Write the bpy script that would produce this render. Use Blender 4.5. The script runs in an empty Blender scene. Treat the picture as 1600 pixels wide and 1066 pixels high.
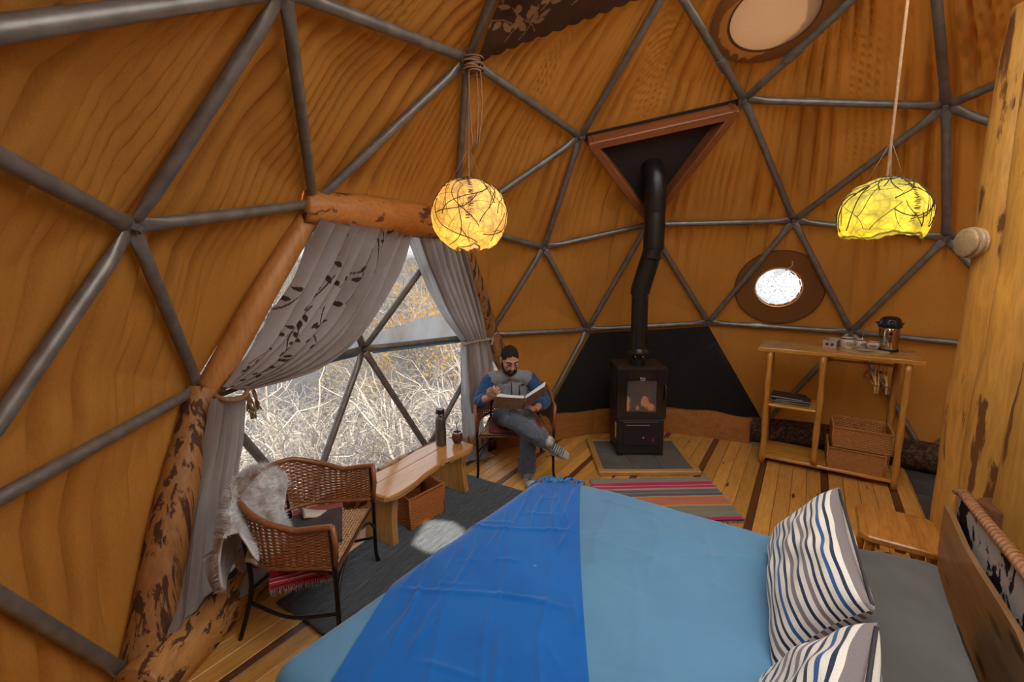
import bpy, bmesh, math, random
import numpy as np
from mathutils import Vector, Matrix, Euler
from mathutils import noise as mnoise

SC = bpy.context.scene
COL = SC.collection
rnd = random.Random(7)
nrs = np.random.RandomState(11)
PI = math.pi

# ------------------------------------------------------------------ camera
CAM = np.array([-2.0022, -1.3785, 2.0148])
cd = bpy.data.cameras.new('camera')
cam = bpy.data.objects.new('camera', cd)
COL.objects.link(cam)
right, down, fwd = np.array([.93508, -.35423, -.01002]), np.array([-.06227, -.13642, -.98869]), np.array([.34892, .92516, -.14942])
cam.matrix_world = Matrix(((right[0], -down[0], -fwd[0], CAM[0]), (right[1], -down[1], -fwd[1], CAM[1]),
                           (right[2], -down[2], -fwd[2], CAM[2]), (0, 0, 0, 1)))
cd.sensor_fit = 'HORIZONTAL'
cd.sensor_width = 36
cd.lens = 693.02 / 1600 * 36
cd.shift_x = -4.42 / 1600
cd.shift_y = -24.88 / 1600
cd.clip_start = .05
SC.camera = cam

# ------------------------------------------------------------------ world and light
w = bpy.data.worlds.new('sky'); SC.world = w; w.use_nodes = True
nt = w.node_tree; bg = nt.nodes['Background']
bg.inputs[1].default_value = 1.05
_tc = nt.nodes.new('ShaderNodeTexCoord'); _sp = nt.nodes.new('ShaderNodeSeparateXYZ'); _rp = nt.nodes.new('ShaderNodeValToRGB')
nt.links.new(_tc.outputs['Generated'], _sp.inputs[0]); nt.links.new(_sp.outputs[2], _rp.inputs[0]); nt.links.new(_rp.outputs[0], bg.inputs[0])
_rp.color_ramp.elements[0].position = 0.0; _rp.color_ramp.elements[0].color = (.16, .13, .10, 1)      # dry ground below the horizon
_rp.color_ramp.elements[1].position = .02; _rp.color_ramp.elements[1].color = (.88, .93, 1.0, 1)      # bright even overcast
sd = bpy.data.lights.new('sun', 'SUN'); sd.energy = 4.5; sd.angle = .012; sd.color = (1, .93, .8)
sun = bpy.data.objects.new('sun', sd); COL.objects.link(sun)
SUN_DIR = Vector((.30, -.45, .84)).normalized()      # towards the sun
sun.rotation_euler = SUN_DIR.to_track_quat('Z', 'Y').to_euler()
SC.view_settings.view_transform = 'Standard'
SC.view_settings.look = 'None'
SC.view_settings.gamma = 1
SC.view_settings.use_curve_mapping = False
SC.view_settings.exposure = 1.55
SC.cycles.use_denoising = True
SC.cycles.max_bounces = 10
SC.cycles.diffuse_bounces = 6
SC.cycles.transmission_bounces = 8
SC.cycles.transparent_max_bounces = 24
SC.cycles.sample_clamp_indirect = 6
SC.cycles.caustics_reflective = False
SC.cycles.caustics_refractive = False

# ------------------------------------------------------------------ helpers
def V3(*a): return np.array(a, float)
def nrm(v):
    v = np.asarray(v, float); return v / max(np.linalg.norm(v), 1e-9)
def lerp(a, b, t): return a + (b - a) * t
def sstep(a, b, x):
    t = np.clip((x - a) / (b - a), 0, 1); return t * t * (3 - 2 * t)
def cat_rom(pts, n):
    """n points along a Catmull-Rom curve through pts."""
    P = np.asarray(pts, float); m = len(P) - 1; out = []
    for i in range(n):
        t = i / (n - 1) * m; k = min(int(t), m - 1); t -= k
        p0, p1, p2, p3 = P[max(k - 1, 0)], P[k], P[k + 1], P[min(k + 2, m)]
        out.append(.5 * ((2 * p1) + (p2 - p0) * t + (2 * p0 - 5 * p1 + 4 * p2 - p3) * t * t + (3 * p1 - p0 - 3 * p2 + p3) * t ** 3))
    return np.array(out)
def frame_of(d, ref=None):
    d = nrm(d); r = np.array([0, 0, 1.]) if ref is None else np.asarray(ref, float)
    if abs(d @ nrm(r)) > .97: r = np.array([1., 0, 0])
    a = nrm(np.cross(r, d)); b = np.cross(d, a); return a, b

class MB:
    """collects vertices and faces for ONE mesh object"""
    def __init__(s): s.v, s.f, s.mi, s.col, s.uv = [], [], [], {}, {}
    def add(s, verts, faces, mi=0):
        o = len(s.v); s.v.extend([tuple(map(float, p)) for p in verts])
        s.f.extend([tuple(i + o for i in f) for f in faces]); s.mi.extend([mi] * len(faces)); return o
    def box(s, c, d, rz=0, rot=None, bev=.0, mi=0, top=1.0):
        x, y, z = d[0] / 2, d[1] / 2, d[2] / 2
        if bev > 0:
            b = min(bev, x * .9, y * .9, z * .9); vs = []; 
            for (sx, sy, sz) in [(i, j, k) for i in (-1, 1) for j in (-1, 1) for k in (-1, 1)]:
                vs += [(sx * x, sy * (y - b), sz * (z - b)), (sx * (x - b), sy * y, sz * (z - b)), (sx * (x - b), sy * (y - b), sz * z)]
            ix = lambda i, j, k, a: ((i * 2 + j) * 2 + k) * 3 + a
            fs = []
            for i in (0, 1):
                q = [ix(i, 0, 0, 0), ix(i, 1, 0, 0), ix(i, 1, 1, 0), ix(i, 0, 1, 0)]; fs.append(q if i else q[::-1])
                q = [ix(0, i, 0, 1), ix(1, i, 0, 1), ix(1, i, 1, 1), ix(0, i, 1, 1)]; fs.append(q[::-1] if i else q)
                q = [ix(0, 0, i, 2), ix(1, 0, i, 2), ix(1, 1, i, 2), ix(0, 1, i, 2)]; fs.append(q if i else q[::-1])
            for j in (0, 1):
                for k in (0, 1):
                    q = [ix(0, j, k, 1), ix(1, j, k, 1), ix(1, j, k, 2), ix(0, j, k, 2)]; fs.append(q if j ^ k else q[::-1])
                    q = [ix(j, 0, k, 0), ix(j, 1, k, 0), ix(j, 1, k, 2), ix(j, 0, k, 2)]; fs.append(q[::-1] if j ^ k else q)
                    q = [ix(j, k, 0, 0), ix(j, k, 1, 0), ix(j, k, 1, 1), ix(j, k, 0, 1)]; fs.append(q if j ^ k else q[::-1])
                    for i in (0, 1):
                        q = [ix(i, j, k, 0), ix(i, j, k, 1), ix(i, j, k, 2)]; fs.append(q if (i ^ j ^ k) else q[::-1])
        else:
            vs = [(sx * x, sy * y, sz * z) for sx in (-1, 1) for sy in (-1, 1) for sz in (-1, 1)]
            fs = [(0, 1, 3, 2), (4, 6, 7, 5), (0, 4, 5, 1), (2, 3, 7, 6), (0, 2, 6, 4), (1, 5, 7, 3)]
        vs = [(p[0] * (top if p[2] > 0 else 1), p[1] * (top if p[2] > 0 else 1), p[2]) for p in vs]
        R = rot if rot is not None else Matrix.Rotation(rz, 3, 'Z')
        s.add([np.array(R @ Vector(p)) + np.asarray(c, float) for p in vs], fs, mi); return s
    def tube(s, pts, r, seg=10, cap=True, ref=None, flat=None, mi=0, closed=False):
        """tube through pts; r a radius or one per point; flat = (wide, thin) factors per point"""
        P = [np.asarray(p, float) for p in pts]; n = len(P)
        R = [r] * n if np.isscalar(r) else list(r); vs = []; a = None
        for i in range(n):
            if closed: d = P[(i + 1) % n] - P[i - 1]
            else: d = P[min(i + 1, n - 1)] - P[max(i - 1, 0)]
            d = nrm(d)
            if a is None or ref is not None: a, b = frame_of(d, ref)
            else:
                a = nrm(a - (a @ d) * d); b = np.cross(d, a)
            fx, fy = (1, 1) if flat is None else flat[i]
            for k in range(seg):
                t = 2 * PI * k / seg; vs.append(P[i] + R[i] * (fx * math.cos(t) * a + fy * math.sin(t) * b))
        fs = []
        for i in range(n if closed else n - 1):
            j = (i + 1) % n
            for k in range(seg):
                l = (k + 1) % seg; fs.append((i * seg + k, i * seg + l, j * seg + l, j * seg + k))
        if cap and not closed:
            fs.append(tuple(range(seg))[::-1]); fs.append(tuple((n - 1) * seg + k for k in range(seg)))
        s.add(vs, fs, mi); return s
    def lathe(s, prof, c=(0, 0, 0), seg=24, mi=0, cap0=True, cap1=True, rot=None, ang=2 * PI):
        vs, fs = [], []; m = len(prof)
        for (r, z) in prof:
            for k in range(seg):
                t = ang * k / seg; p = (r * math.cos(t), r * math.sin(t), z)
                if rot is not None: p = rot @ Vector(p)
                vs.append(np.asarray(c, float) + np.array(p))
        for i in range(m - 1):
            for k in range(seg):
                l = (k + 1) % seg; fs.append((i * seg + k, i * seg + l, (i + 1) * seg + l, (i + 1) * seg + k))
        if cap0: fs.append(tuple(range(seg))[::-1])
        if cap1: fs.append(tuple((m - 1) * seg + k for k in range(seg)))
        s.add(vs, fs, mi); return s
    def grid(s, P, mi=0, thick=0, uv=True):
        """P: (nu, nv, 3) array of points"""
        nu, nv = P.shape[:2]; base = len(s.v)
        vs = P.reshape(-1, 3); fs = [(i * nv + j, (i + 1) * nv + j, (i + 1) * nv + j + 1, i * nv + j + 1) for i in range(nu - 1) for j in range(nv - 1)]
        if thick:
            du = np.gradient(P, axis=0); dv = np.gradient(P, axis=1); N = np.cross(du, dv)
            N /= np.maximum(np.linalg.norm(N, axis=2, keepdims=True), 1e-9); Q = (P - N * thick).reshape(-1, 3); o = nu * nv
            fs2 = [tuple(k + o for k in f[::-1]) for f in fs]
            rim = [(i, 0) for i in range(nu)] + [(nu - 1, j) for j in range(1, nv)] + [(i, nv - 1) for i in range(nu - 2, -1, -1)] + [(0, j) for j in range(nv - 2, 0, -1)]
            rim = [i * nv + j for i, j in rim]
            fr = [(rim[k], rim[k - 1], rim[k - 1] + o, rim[k] + o) for k in range(len(rim))]
            s.add(np.vstack([vs, Q]), fs + fs2 + fr, mi)
        else: s.add(vs, fs, mi)
        if uv:
            k = 0
            for rep in range(2 if thick else 1):
                for i in range(nu):
                    for j in range(nv): s.uv[base + k] = (i / (nu - 1), j / (nv - 1)); k += 1
        return base
    def build(s, name, mat, parent=None, smooth=True, auto=None, kind=None, label=None, loc=None, subsurf=0):
        me = bpy.data.meshes.new(name); me.from_pydata(s.v, [], s.f)
        for m in (mat if isinstance(mat, (list, tuple)) else [mat]): me.materials.append(m)
        if any(s.mi): me.polygons.foreach_set('material_index', s.mi)
        if s.uv:
            l = me.uv_layers.new(name='UVMap'); 
            for lp in me.loops: l.data[lp.index].uv = s.uv.get(lp.vertex_index, (0, 0))
        for cn, dct in s.col.items():
            a = me.color_attributes.new(cn, 'FLOAT_COLOR', 'POINT')
            for i, c in dct.items(): a.data[i].color = c
        if smooth: me.polygons.foreach_set('use_smooth', [True] * len(me.polygons))
        me.update()
        if smooth and auto is not None: me.set_sharp_from_angle(angle=math.radians(auto))
        o = bpy.data.objects.new(name, me); COL.objects.link(o)
        if parent is not None: o.parent = parent
        if loc is not None: o.location = loc
        if kind: o['kind'] = kind
        if label: o['label'] = label
        if subsurf:
            md = o.modifiers.new('subsurf', 'SUBSURF'); md.levels = md.render_levels = subsurf
        return o

def tag(o, label, cat, group=None):
    o['label'] = label; o['category'] = cat
    if group: o['group'] = group
    return o
def thing(name, label, cat, loc=(0, 0, 0), rz=0, group=None):
    o = bpy.data.objects.new(name, None); COL.objects.link(o); o.empty_display_size = .1
    o.location = loc; o.rotation_euler = (0, 0, rz); return tag(o, label, cat, group)
def struct(name, loc=(0, 0, 0)):
    o = bpy.data.objects.new(name, None); COL.objects.link(o); o.empty_display_size = .1
    o.location = loc; o['kind'] = 'structure'; return o
def copy_tree(o, parent=None, label=None):
    c = o.copy(); COL.objects.link(c)
    if parent is not None: c.parent = parent
    if label: c['label'] = label
    for ch in list(o.children): copy_tree(ch, c)
    return c

# ------------------------------------------------------------------ materials
def sock(n, *names):
    for x in names:
        if x in n.inputs: return n.inputs[x]
class NT:
    def __init__(s, name):
        s.m = bpy.data.materials.new(name); s.m.use_nodes = True; s.t = s.m.node_tree; s.n = s.t.nodes
        s.b = s.n['Principled BSDF']; s.out = s.n['Material Output']
    def node(s, typ, **kw):
        n = s.n.new(typ)
        for k, v in kw.items(): setattr(n, k, v)
        return n
    def link(s, a, b): s.t.links.new(a, b)
    def coords(s, scale=(1, 1, 1), kind='Object', rot=(0, 0, 0), rand=True):
        tc = s.node('ShaderNodeTexCoord'); mp = s.node('ShaderNodeMapping')
        mp.inputs['Scale'].default_value = scale; mp.inputs['Rotation'].default_value = rot
        src = tc.outputs[kind]
        if rand:
            oi = s.node('ShaderNodeObjectInfo'); cm = s.node('ShaderNodeVectorMath', operation='MULTIPLY_ADD')
            cx = s.node('ShaderNodeCombineXYZ'); s.link(oi.outputs['Random'], cx.inputs[0]); s.link(oi.outputs['Random'], cx.inputs[1]); s.link(oi.outputs['Random'], cx.inputs[2])
            cm.inputs[1].default_value = (37, 53, 71); s.link(cx.outputs[0], cm.inputs[0]); s.link(src, cm.inputs[2]); src = cm.outputs[0]
        s.link(src, mp.inputs[0]); return mp.outputs[0]
    def noise(s, vec, scale, detail=4, rough=.55, dist=0):
        n = s.node('ShaderNodeTexNoise'); n.inputs['Scale'].default_value = scale; n.inputs['Detail'].default_value = detail
        n.inputs['Roughness'].default_value = rough; n.inputs['Distortion'].default_value = dist
        if vec is not None: s.link(vec, n.inputs['Vector'])
        return n.outputs['Fac']
    def ramp(s, fac, stops, interp='LINEAR'):
        r = s.node('ShaderNodeValToRGB'); e = r.color_ramp.elements; r.color_ramp.interpolation = interp
        while len(e) < len(stops): e.new(.5)
        for i, (p, c) in enumerate(stops):
            e[i].position = p; e[i].color = (c[0], c[1], c[2], 1) if not np.isscalar(c) else (c, c, c, 1)
        s.link(fac, r.inputs[0]); return r.outputs[0]
    def mix(s, fac, a, b, mode='MIX'):
        m = s.node('ShaderNodeMix', data_type='RGBA', blend_type=mode)
        for sk, v in ((m.inputs[0], fac), (m.inputs[6], a), (m.inputs[7], b)):
            if hasattr(v, 'links'): s.link(v, sk)
            elif np.isscalar(v): sk.default_value = v
            else: sk.default_value = (v[0], v[1], v[2], 1)
        return m.outputs[2]
    def math(s, op, a, b=None):
        m = s.node('ShaderNodeMath', operation=op)
        for sk, v in ((m.inputs[0], a), (m.inputs[1], b)):
            if v is None: continue
            if hasattr(v, 'links'): s.link(v, sk)
            else: sk.default_value = v
        return m.outputs[0]
    def bump(s, h, strength=.3, dist=.01):
        b = s.node('ShaderNodeBump'); b.inputs['Strength'].default_value = strength; b.inputs['Distance'].default_value = dist
        s.link(h, b.inputs['Height']); s.link(b.outputs[0], s.b.inputs['Normal']); return b.outputs[0]
    def base(s, c):
        if hasattr(c, 'links'): s.link(c, s.b.inputs['Base Color'])
        else: s.b.inputs['Base Color'].default_value = (c[0], c[1], c[2], 1)
    def set(s, rough=None, metal=None, spec=None, sheen=None, coat=None):
        if rough is not None: s.b.inputs['Roughness'].default_value = rough
        if metal is not None: s.b.inputs['Metallic'].default_value = metal
        if spec is not None: s.b.inputs['Specular IOR Level'].default_value = spec
        if sheen is not None: s.b.inputs['Sheen Weight'].default_value = sheen
        if coat is not None: s.b.inputs['Coat Weight'].default_value = coat; s.b.inputs['Coat Roughness'].default_value = .15
        return s

def plain(name, c, c2=None, scale=20, rough=.6, metal=0, bump=0, spec=.4, sheen=0, st=(1, 1, 1), coat=0, bscale=None):
    """colour varied by noise between c and c2, with fine relief"""
    m = NT(name); v = m.coords(st); n = m.noise(v, scale)
    m.base(m.ramp(n, [(.3, c), (.7, c2 if c2 is not None else tuple(x * .8 for x in c))]))
    m.set(rough, metal, spec, sheen, coat)
    if bump: m.bump(m.noise(v, bscale or scale * 3, 5), bump, .004)
    return m.m
def wood(name, c, c2, knot=(.05, .018, .006), axis=0, rough=.35, grain=1.0, knots=.0, coat=.2, patch=None, patch_amt=.5, pst=(1.2, 7, 7), gst=.06):
    """grain stretched along local axis; optional dark patches of bark"""
    m = NT(name); st = [9 * grain] * 3; st[axis] = st[axis] * gst * 2
    v = m.coords(tuple(st)); n1 = m.noise(v, 1.6, 6, .6, 1.2); n2 = m.noise(v, 9, 3, .6, .3)
    col = m.ramp(n1, [(.28, c), (.52, tuple(lerp(np.array(c), np.array(c2), .45))), (.72, c2)])
    col = m.mix(.35, col, m.ramp(n2, [(.35, .35), (.6, 1.0)]), 'MULTIPLY')
    oi = m.node('ShaderNodeObjectInfo'); col = m.mix(1, col, m.ramp(oi.outputs['Random'], [(0, .78), (1, 1.12)]), 'MULTIPLY')
    if knots:
        vk = m.coords(tuple(2.2 if i == axis else 9 for i in range(3))); vo = m.node('ShaderNodeTexVoronoi'); vo.inputs['Scale'].default_value = 1.0
        m.link(vk, vo.inputs['Vector']); k = m.ramp(vo.outputs['Distance'], [(knots * .55, 1.0), (knots, 0.0)]); col = m.mix(k, col, knot)
    if patch is not None:
        ps = [pst[1]] * 3; ps[axis] = pst[0]
        p = m.noise(m.coords(tuple(ps)), 1.0, 5, .6, .4); k = m.ramp(p, [(1 - patch_amt - .02, 0.0), (1 - patch_amt + .025, 1.0)]); col = m.mix(k, col, patch)
        m.link(m.ramp(k, [(0, rough), (1, .8)]), m.b.inputs['Roughness'])
    m.base(col); m.set(rough if patch is None else None, 0, .4, 0, coat); m.bump(n2, .12, .003); return m.m
def fabric(name, c, c2, weave=500, rough=.9, trans=0.0, tcol=None, sheen=.2, nscale=6, bump=.25):
    m = NT(name); v = m.coords((1, 1, 1)); n = m.noise(v, nscale, 5, .6)
    fine = m.noise(m.coords((1, 1, .25)), weave, 2); fine2 = m.noise(m.coords((.25, 1, 1)), weave, 2)
    w_ = m.math('ADD', fine, fine2)
    col = m.mix(.5, m.ramp(n, [(.3, c), (.7, c2)]), m.ramp(w_, [(.35, .55), (.65, 1.0)]), 'MULTIPLY')
    m.base(col); m.set(rough, 0, .15, sheen); m.bump(w_, bump, .002)
    if trans:
        tr = m.node('ShaderNodeBsdfTranslucent'); tr.inputs[0].default_value = (*(tcol or c), 1)
        mx = m.node('ShaderNodeMixShader'); mx.inputs[0].default_value = trans
        m.link(m.b.outputs[0], mx.inputs[1]); m.link(tr.outputs[0], mx.inputs[2]); m.link(mx.outputs[0], m.out.inputs[0])
    return m.m

# room axes: boards run along UD, across along VD
UD = V3(.8141, .5807, 0); VD = V3(-.5807, .8141, 0); RZ = math.radians(35.5)
# ================================================================== the dome
DR, DZ = 3.3, .66
_la = math.atan(.5)
def _az(a, l): a = math.radians(a); return V3(math.cos(l) * math.cos(a), math.cos(l) * math.sin(a), math.sin(l))
TOP = V3(0, 0, 1); UP = [_az(90 + 72 * k, _la) for k in range(5)]; LO = [_az(126 + 72 * k, -_la) for k in range(5)]
SNAP = {'A': (-2.802, .896, 2.155), 'B': (-2.168, 1.808, 2.37), 'C': (-2.831, 1.571, 1.297), 'D': (-1.181, 1.609, 3.288), 'F': (-1.052, 2.644, 2.331),
 'G': (-.028, 2.959, 2.121), 'H': (.007, 2.259, 3.065), 'J': (1.176, 1.604, 3.293), 'K': (2.14, .704, 3.072), 'L': (2.16, 1.835, 2.351),
 'M': (.648, 3.196, 1.165), 'N': (1.922, 2.617, 1.248), 'Q': (2.825, 1.609, 1.226), 'R': (2.799, .918, 2.147), 'S': (1.036, 2.636, 2.353),
 'T': (.046, 1.167, 3.747), 'W': (-1.9, 2.635, 1.242), 'Y': (1.07, .339, 3.763), 'P': (-.57, 3.207, 1.187), 'V': (-2.155, .711, 3.056),
 'Z': (-3.236, .359, 1.2), 'E': (-3.09, .998, .073), 'E1': (3.094, 1.0, .097)}
nodes, faces3 = [], []
def node_id(p):
    p = nrm(p) * DR + V3(0, 0, DZ)
    for i, q in enumerate(nodes):
        if np.linalg.norm(p - q) < .02: return i
    nodes.append(p); return len(nodes) - 1
tri20 = [(TOP, UP[k], UP[(k + 1) % 5]) for k in range(5)] + [(UP[k], LO[k], UP[(k + 1) % 5]) for k in range(5)] + [(LO[k], LO[(k + 1) % 5], UP[(k + 1) % 5]) for k in range(5)]
for (a, b, c) in tri20:
    g = {}
    for i in range(4):
        for j in range(4 - i): g[i, j] = (a * (3 - i - j) + b * i + c * j)
    for i in range(3):
        for j in range(3 - i):
            t = [(g[i, j], g[i + 1, j], g[i, j + 1])]
            if i + j < 2: t.append((g[i + 1, j], g[i + 1, j + 1], g[i, j + 1]))
            for q in t:
                if min(nrm(x)[2] for x in q) > -.22: faces3.append(tuple(node_id(x) for x in q))
NM = {}
for k, p in SNAP.items():
    i = min(range(len(nodes)), key=lambda i: np.linalg.norm(nodes[i] - V3(*p))); NM[k] = i; nodes[i] = V3(*p)
for k, p in dict(E0=(0, 3.241, .041), M2=(1.332, 2.966, .094), Q2=(2.409, 2.183, .094), C2=(-2.409, 2.183, .094), P2=(-1.332, 2.966, .094), X=(0, 0, 3.96)).items():
    NM[k] = min(range(len(nodes)), key=lambda i: np.linalg.norm(nodes[i] - V3(*p)))
INV = {v: k for k, v in NM.items()}
def pos(k): return nodes[NM[k]]
DC = V3(0, 0, DZ)
def face_key(f): return frozenset(f)
def fk(*n): return frozenset(NM[x] for x in n)
WINF = {fk(*x) for x in (('B', 'F', 'W'), ('B', 'C', 'W'), ('F', 'P', 'W'), ('W', 'C', 'C2'), ('W', 'C2', 'P2'), ('W', 'P', 'P2'), ('C', 'E', 'C2'), ('P', 'E0', 'P2'))}
BLACKF = {fk(*x) for x in (('M', 'N', 'M2'), ('M', 'E0', 'M2'), ('N', 'M2', 'Q2'))}
FLUEF = {fk('H', 'J', 'S')}
fw2 = nrm(V3(.349, .925, 0))
def centroid(f): return sum(nodes[i] for i in f) / 3
def in_frame(f):
    """does any point of this triangle fall inside the photograph's frame?"""
    A = np.array([nodes[i] for i in f])
    for i in range(13):
        for j in range(13 - i):
            q = A.T @ np.array([i, j, 12 - i - j]) / 12; q = q + nrm(q - DC) * .08 - CAM; d = q @ fwd
            if d > .05 and abs(q @ right / d * 693 + 4.4) < 812 and abs(q @ down / d * 693 - 24.9) < 545: return True
    return False
SKYF, DOORF = set(), set()
for f in faces3:
    c = centroid(f)
    if in_frame(f): continue
    if NM['X'] in f or (c[2] > 2.5 and c @ fw2 < .3 and np.hypot(c[0], c[1]) < 2.3): SKYF.add(face_key(f))
    elif c[2] < -9 and 225 < math.degrees(math.atan2(c[1], c[0])) % 360 < 318: DOORF.add(face_key(f))
SUNV = V3(*SUN_DIR)
_o = V3(-1.50, 1.60, 0) - DC; _b = _o @ SUNV; HOLE = V3(-1.50, 1.60, 0) + SUNV * (-_b + math.sqrt(_b * _b - _o @ _o + (DR - .08) ** 2))  # centre of an unseen opening added in the skylight for the rug's sun patch

# ---- materials of the shell
def canvas_mat(name, c, tc, trans):
    m = NT(name); v = m.coords((1, 1, 1), rand=False); n = m.noise(v, 1.3, 4, .6)
    th = m.noise(m.coords((1, 1, .06), rand=False), 420, 2, .5)
    col = m.mix(.35, m.ramp(n, [(.3, c), (.7, tuple(x * .84 for x in c))]), m.ramp(th, [(.35, .55), (.65, 1.0)]), 'MULTIPLY')
    d = m.node('ShaderNodeBsdfDiffuse'); m.link(col, d.inputs[0]); tr = m.node('ShaderNodeBsdfTranslucent')
    tcol = m.mix(.3, tc, m.ramp(th, [(.35, .6), (.65, 1.0)]), 'MULTIPLY'); m.link(tcol, tr.inputs[0])
    mx = m.node('ShaderNodeMixShader'); mx.inputs[0].default_value = trans
    m.link(d.outputs[0], mx.inputs[1]); m.link(tr.outputs[0], mx.inputs[2]); m.link(mx.outputs[0], m.out.inputs[0]); m.n.remove(m.b); return m.m
CANVAS = canvas_mat('ochre_canvas', (.48, .21, .044), (.42, .125, .010), .045)
GALV = plain('galvanised_steel', (.26, .235, .205), (.165, .147, .128), 14, .42, .5, .25, .5, st=(1, 1, 1))
def vinyl(name, clear=.80, haze=.12, rough=.05):
    m = NT(name); t = m.node('ShaderNodeBsdfTransparent'); t.inputs[0].default_value = (clear, clear, clear, 1)
    g = m.node('ShaderNodeBsdfGlossy'); g.inputs['Roughness'].default_value = rough
    d = m.node('ShaderNodeBsdfTranslucent'); d.inputs[0].default_value = (.85, .87, .9, 1)
    f = m.node('ShaderNodeFresnel'); f.inputs[0].default_value = 1.25
    m1 = m.node('ShaderNodeMixShader'); m.link(f.outputs[0], m1.inputs[0]); m.link(t.outputs[0], m1.inputs[1]); m.link(g.outputs[0], m1.inputs[2])
    m2 = m.node('ShaderNodeMixShader'); h = m.noise(m.coords((1, 1, .4), rand=False), 3, 4); hz = m.ramp(h, [(.3, haze * .6), (.7, haze * 1.4)])
    m.link(hz, m2.inputs[0]); m.link(m1.outputs[0], m2.inputs[1]); m.link(d.outputs[0], m2.inputs[2]); m.link(m2.outputs[0], m.out.inputs[0]); m.n.remove(m.b); return m.m
VINYL = vinyl('clear_vinyl', .47, .08); CLEARV = vinyl('door_vinyl', .92, .03)
_m = NT('frosted_vinyl'); _t = _m.node('ShaderNodeBsdfTranslucent'); _t.inputs[0].default_value = (.86, .88, .9, 1); _d = _m.node('ShaderNodeBsdfDiffuse'); _d.inputs[0].default_value = (.8, .8, .8, 1)
_x = _m.node('ShaderNodeMixShader'); _x.inputs[0].default_value = .8; _m.link(_d.outputs[0], _x.inputs[1]); _m.link(_t.outputs[0], _x.inputs[2]); _m.link(_x.outputs[0], _m.out.inputs[0]); _m.n.remove(_m.b); SKYV = _m.m
BLACKCLOTH = plain('black_fireproof_cloth', (.012, .011, .010), (.02, .018, .016), 40, .85, 0, .2, .2)

# ---- draped canvas lining, one panel per triangle
def wob(x, y, seed):
    r = np.random.RandomState(seed); s = 0
    for k in range(6):
        fx, fy, ph = r.uniform(.6, 3.2) * (1 if k % 2 else -1), r.uniform(.6, 3.2), r.uniform(0, 6.28); s = s + np.sin(fx * x + fy * y + ph)
    return s / 6
def folds(P):
    d = P - DC; az = np.arctan2(d[:, 1], d[:, 0]); lat = np.arcsin(np.clip(d[:, 2] / np.linalg.norm(d, axis=1), -1, 1))
    azp = az % (2 * PI); up = sstep(.28, .62, lat); left = sstep(1.9, 2.5, azp) * (azp < 4.4)
    q = az * 120 + 4.5 * wob(az * 6, lat * .9, 3) + 11 * lat * left + 2 * lat
    q2 = az * 240 + 6 * wob(az * 9, lat * 1.1, 5) + 19 * lat * left + 4 * lat
    h = (1 - np.abs(np.sin(q / 2 + .5 * np.sin(q)))) ** 1.05; h2 = (1 - np.abs(np.sin(q2 / 2 + .4 * np.sin(q2)))) ** 1.5
    n1 = wob(az * 9, lat * 3, 8); a = np.clip(.42 + 2.3 * n1, .0, 1.3); a2 = np.clip(.30 - 1.6 * n1 + 1.2 * wob(az * 11, lat * 4, 9), .0, 1.1)
    amp = (.016 + .17 * up * (.50 + .75 * left) + .075 * left * (1 - up)) * a
    return amp * h + (.005 + .06 * up * (.6 + .5 * left) + .02 * left) * a2 * h2 + .016 * wob(az * 14, lat * 12, 12)
def panel_points(f, n):
    a, b, c = (nodes[i] for i in f); pts, bc = [], []
    for i in range(n + 1):
        for j in range(n + 1 - i): bc.append(((n - i - j) / n, i / n, j / n))
    bc = np.array(bc); P = bc @ np.array([a, b, c]); return P, bc
def tri_faces(n):
    ix = {}; k = 0
    for i in range(n + 1):
        for j in range(n + 1 - i): ix[i, j] = k; k += 1
    fs = []
    for i in range(n):
        for j in range(n - i):
            fs.append((ix[i, j], ix[i + 1, j], ix[i, j + 1]))
            if i + j < n - 1: fs.append((ix[i + 1, j], ix[i + 1, j + 1], ix[i, j + 1]))
    return fs
TF = {n: tri_faces(n) for n in (20, 64, 92)}
ADJ = {}
for f in faces3:
    for i in range(3): ADJ.setdefault(frozenset((f[i], f[i - 1])), []).append(f)
OPEN = []
for e, fs_ in ADJ.items():
    kk = [face_key(g) in WINF or face_key(g) in SKYF for g in fs_]
    if any(kk) and not all(kk): OPEN.append([nodes[i] for i in e])
roots = {k: struct(k, (0, 0, 0)) for k in ('wall_left', 'wall_back', 'wall_right', 'wall_front', 'ceiling')}
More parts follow.
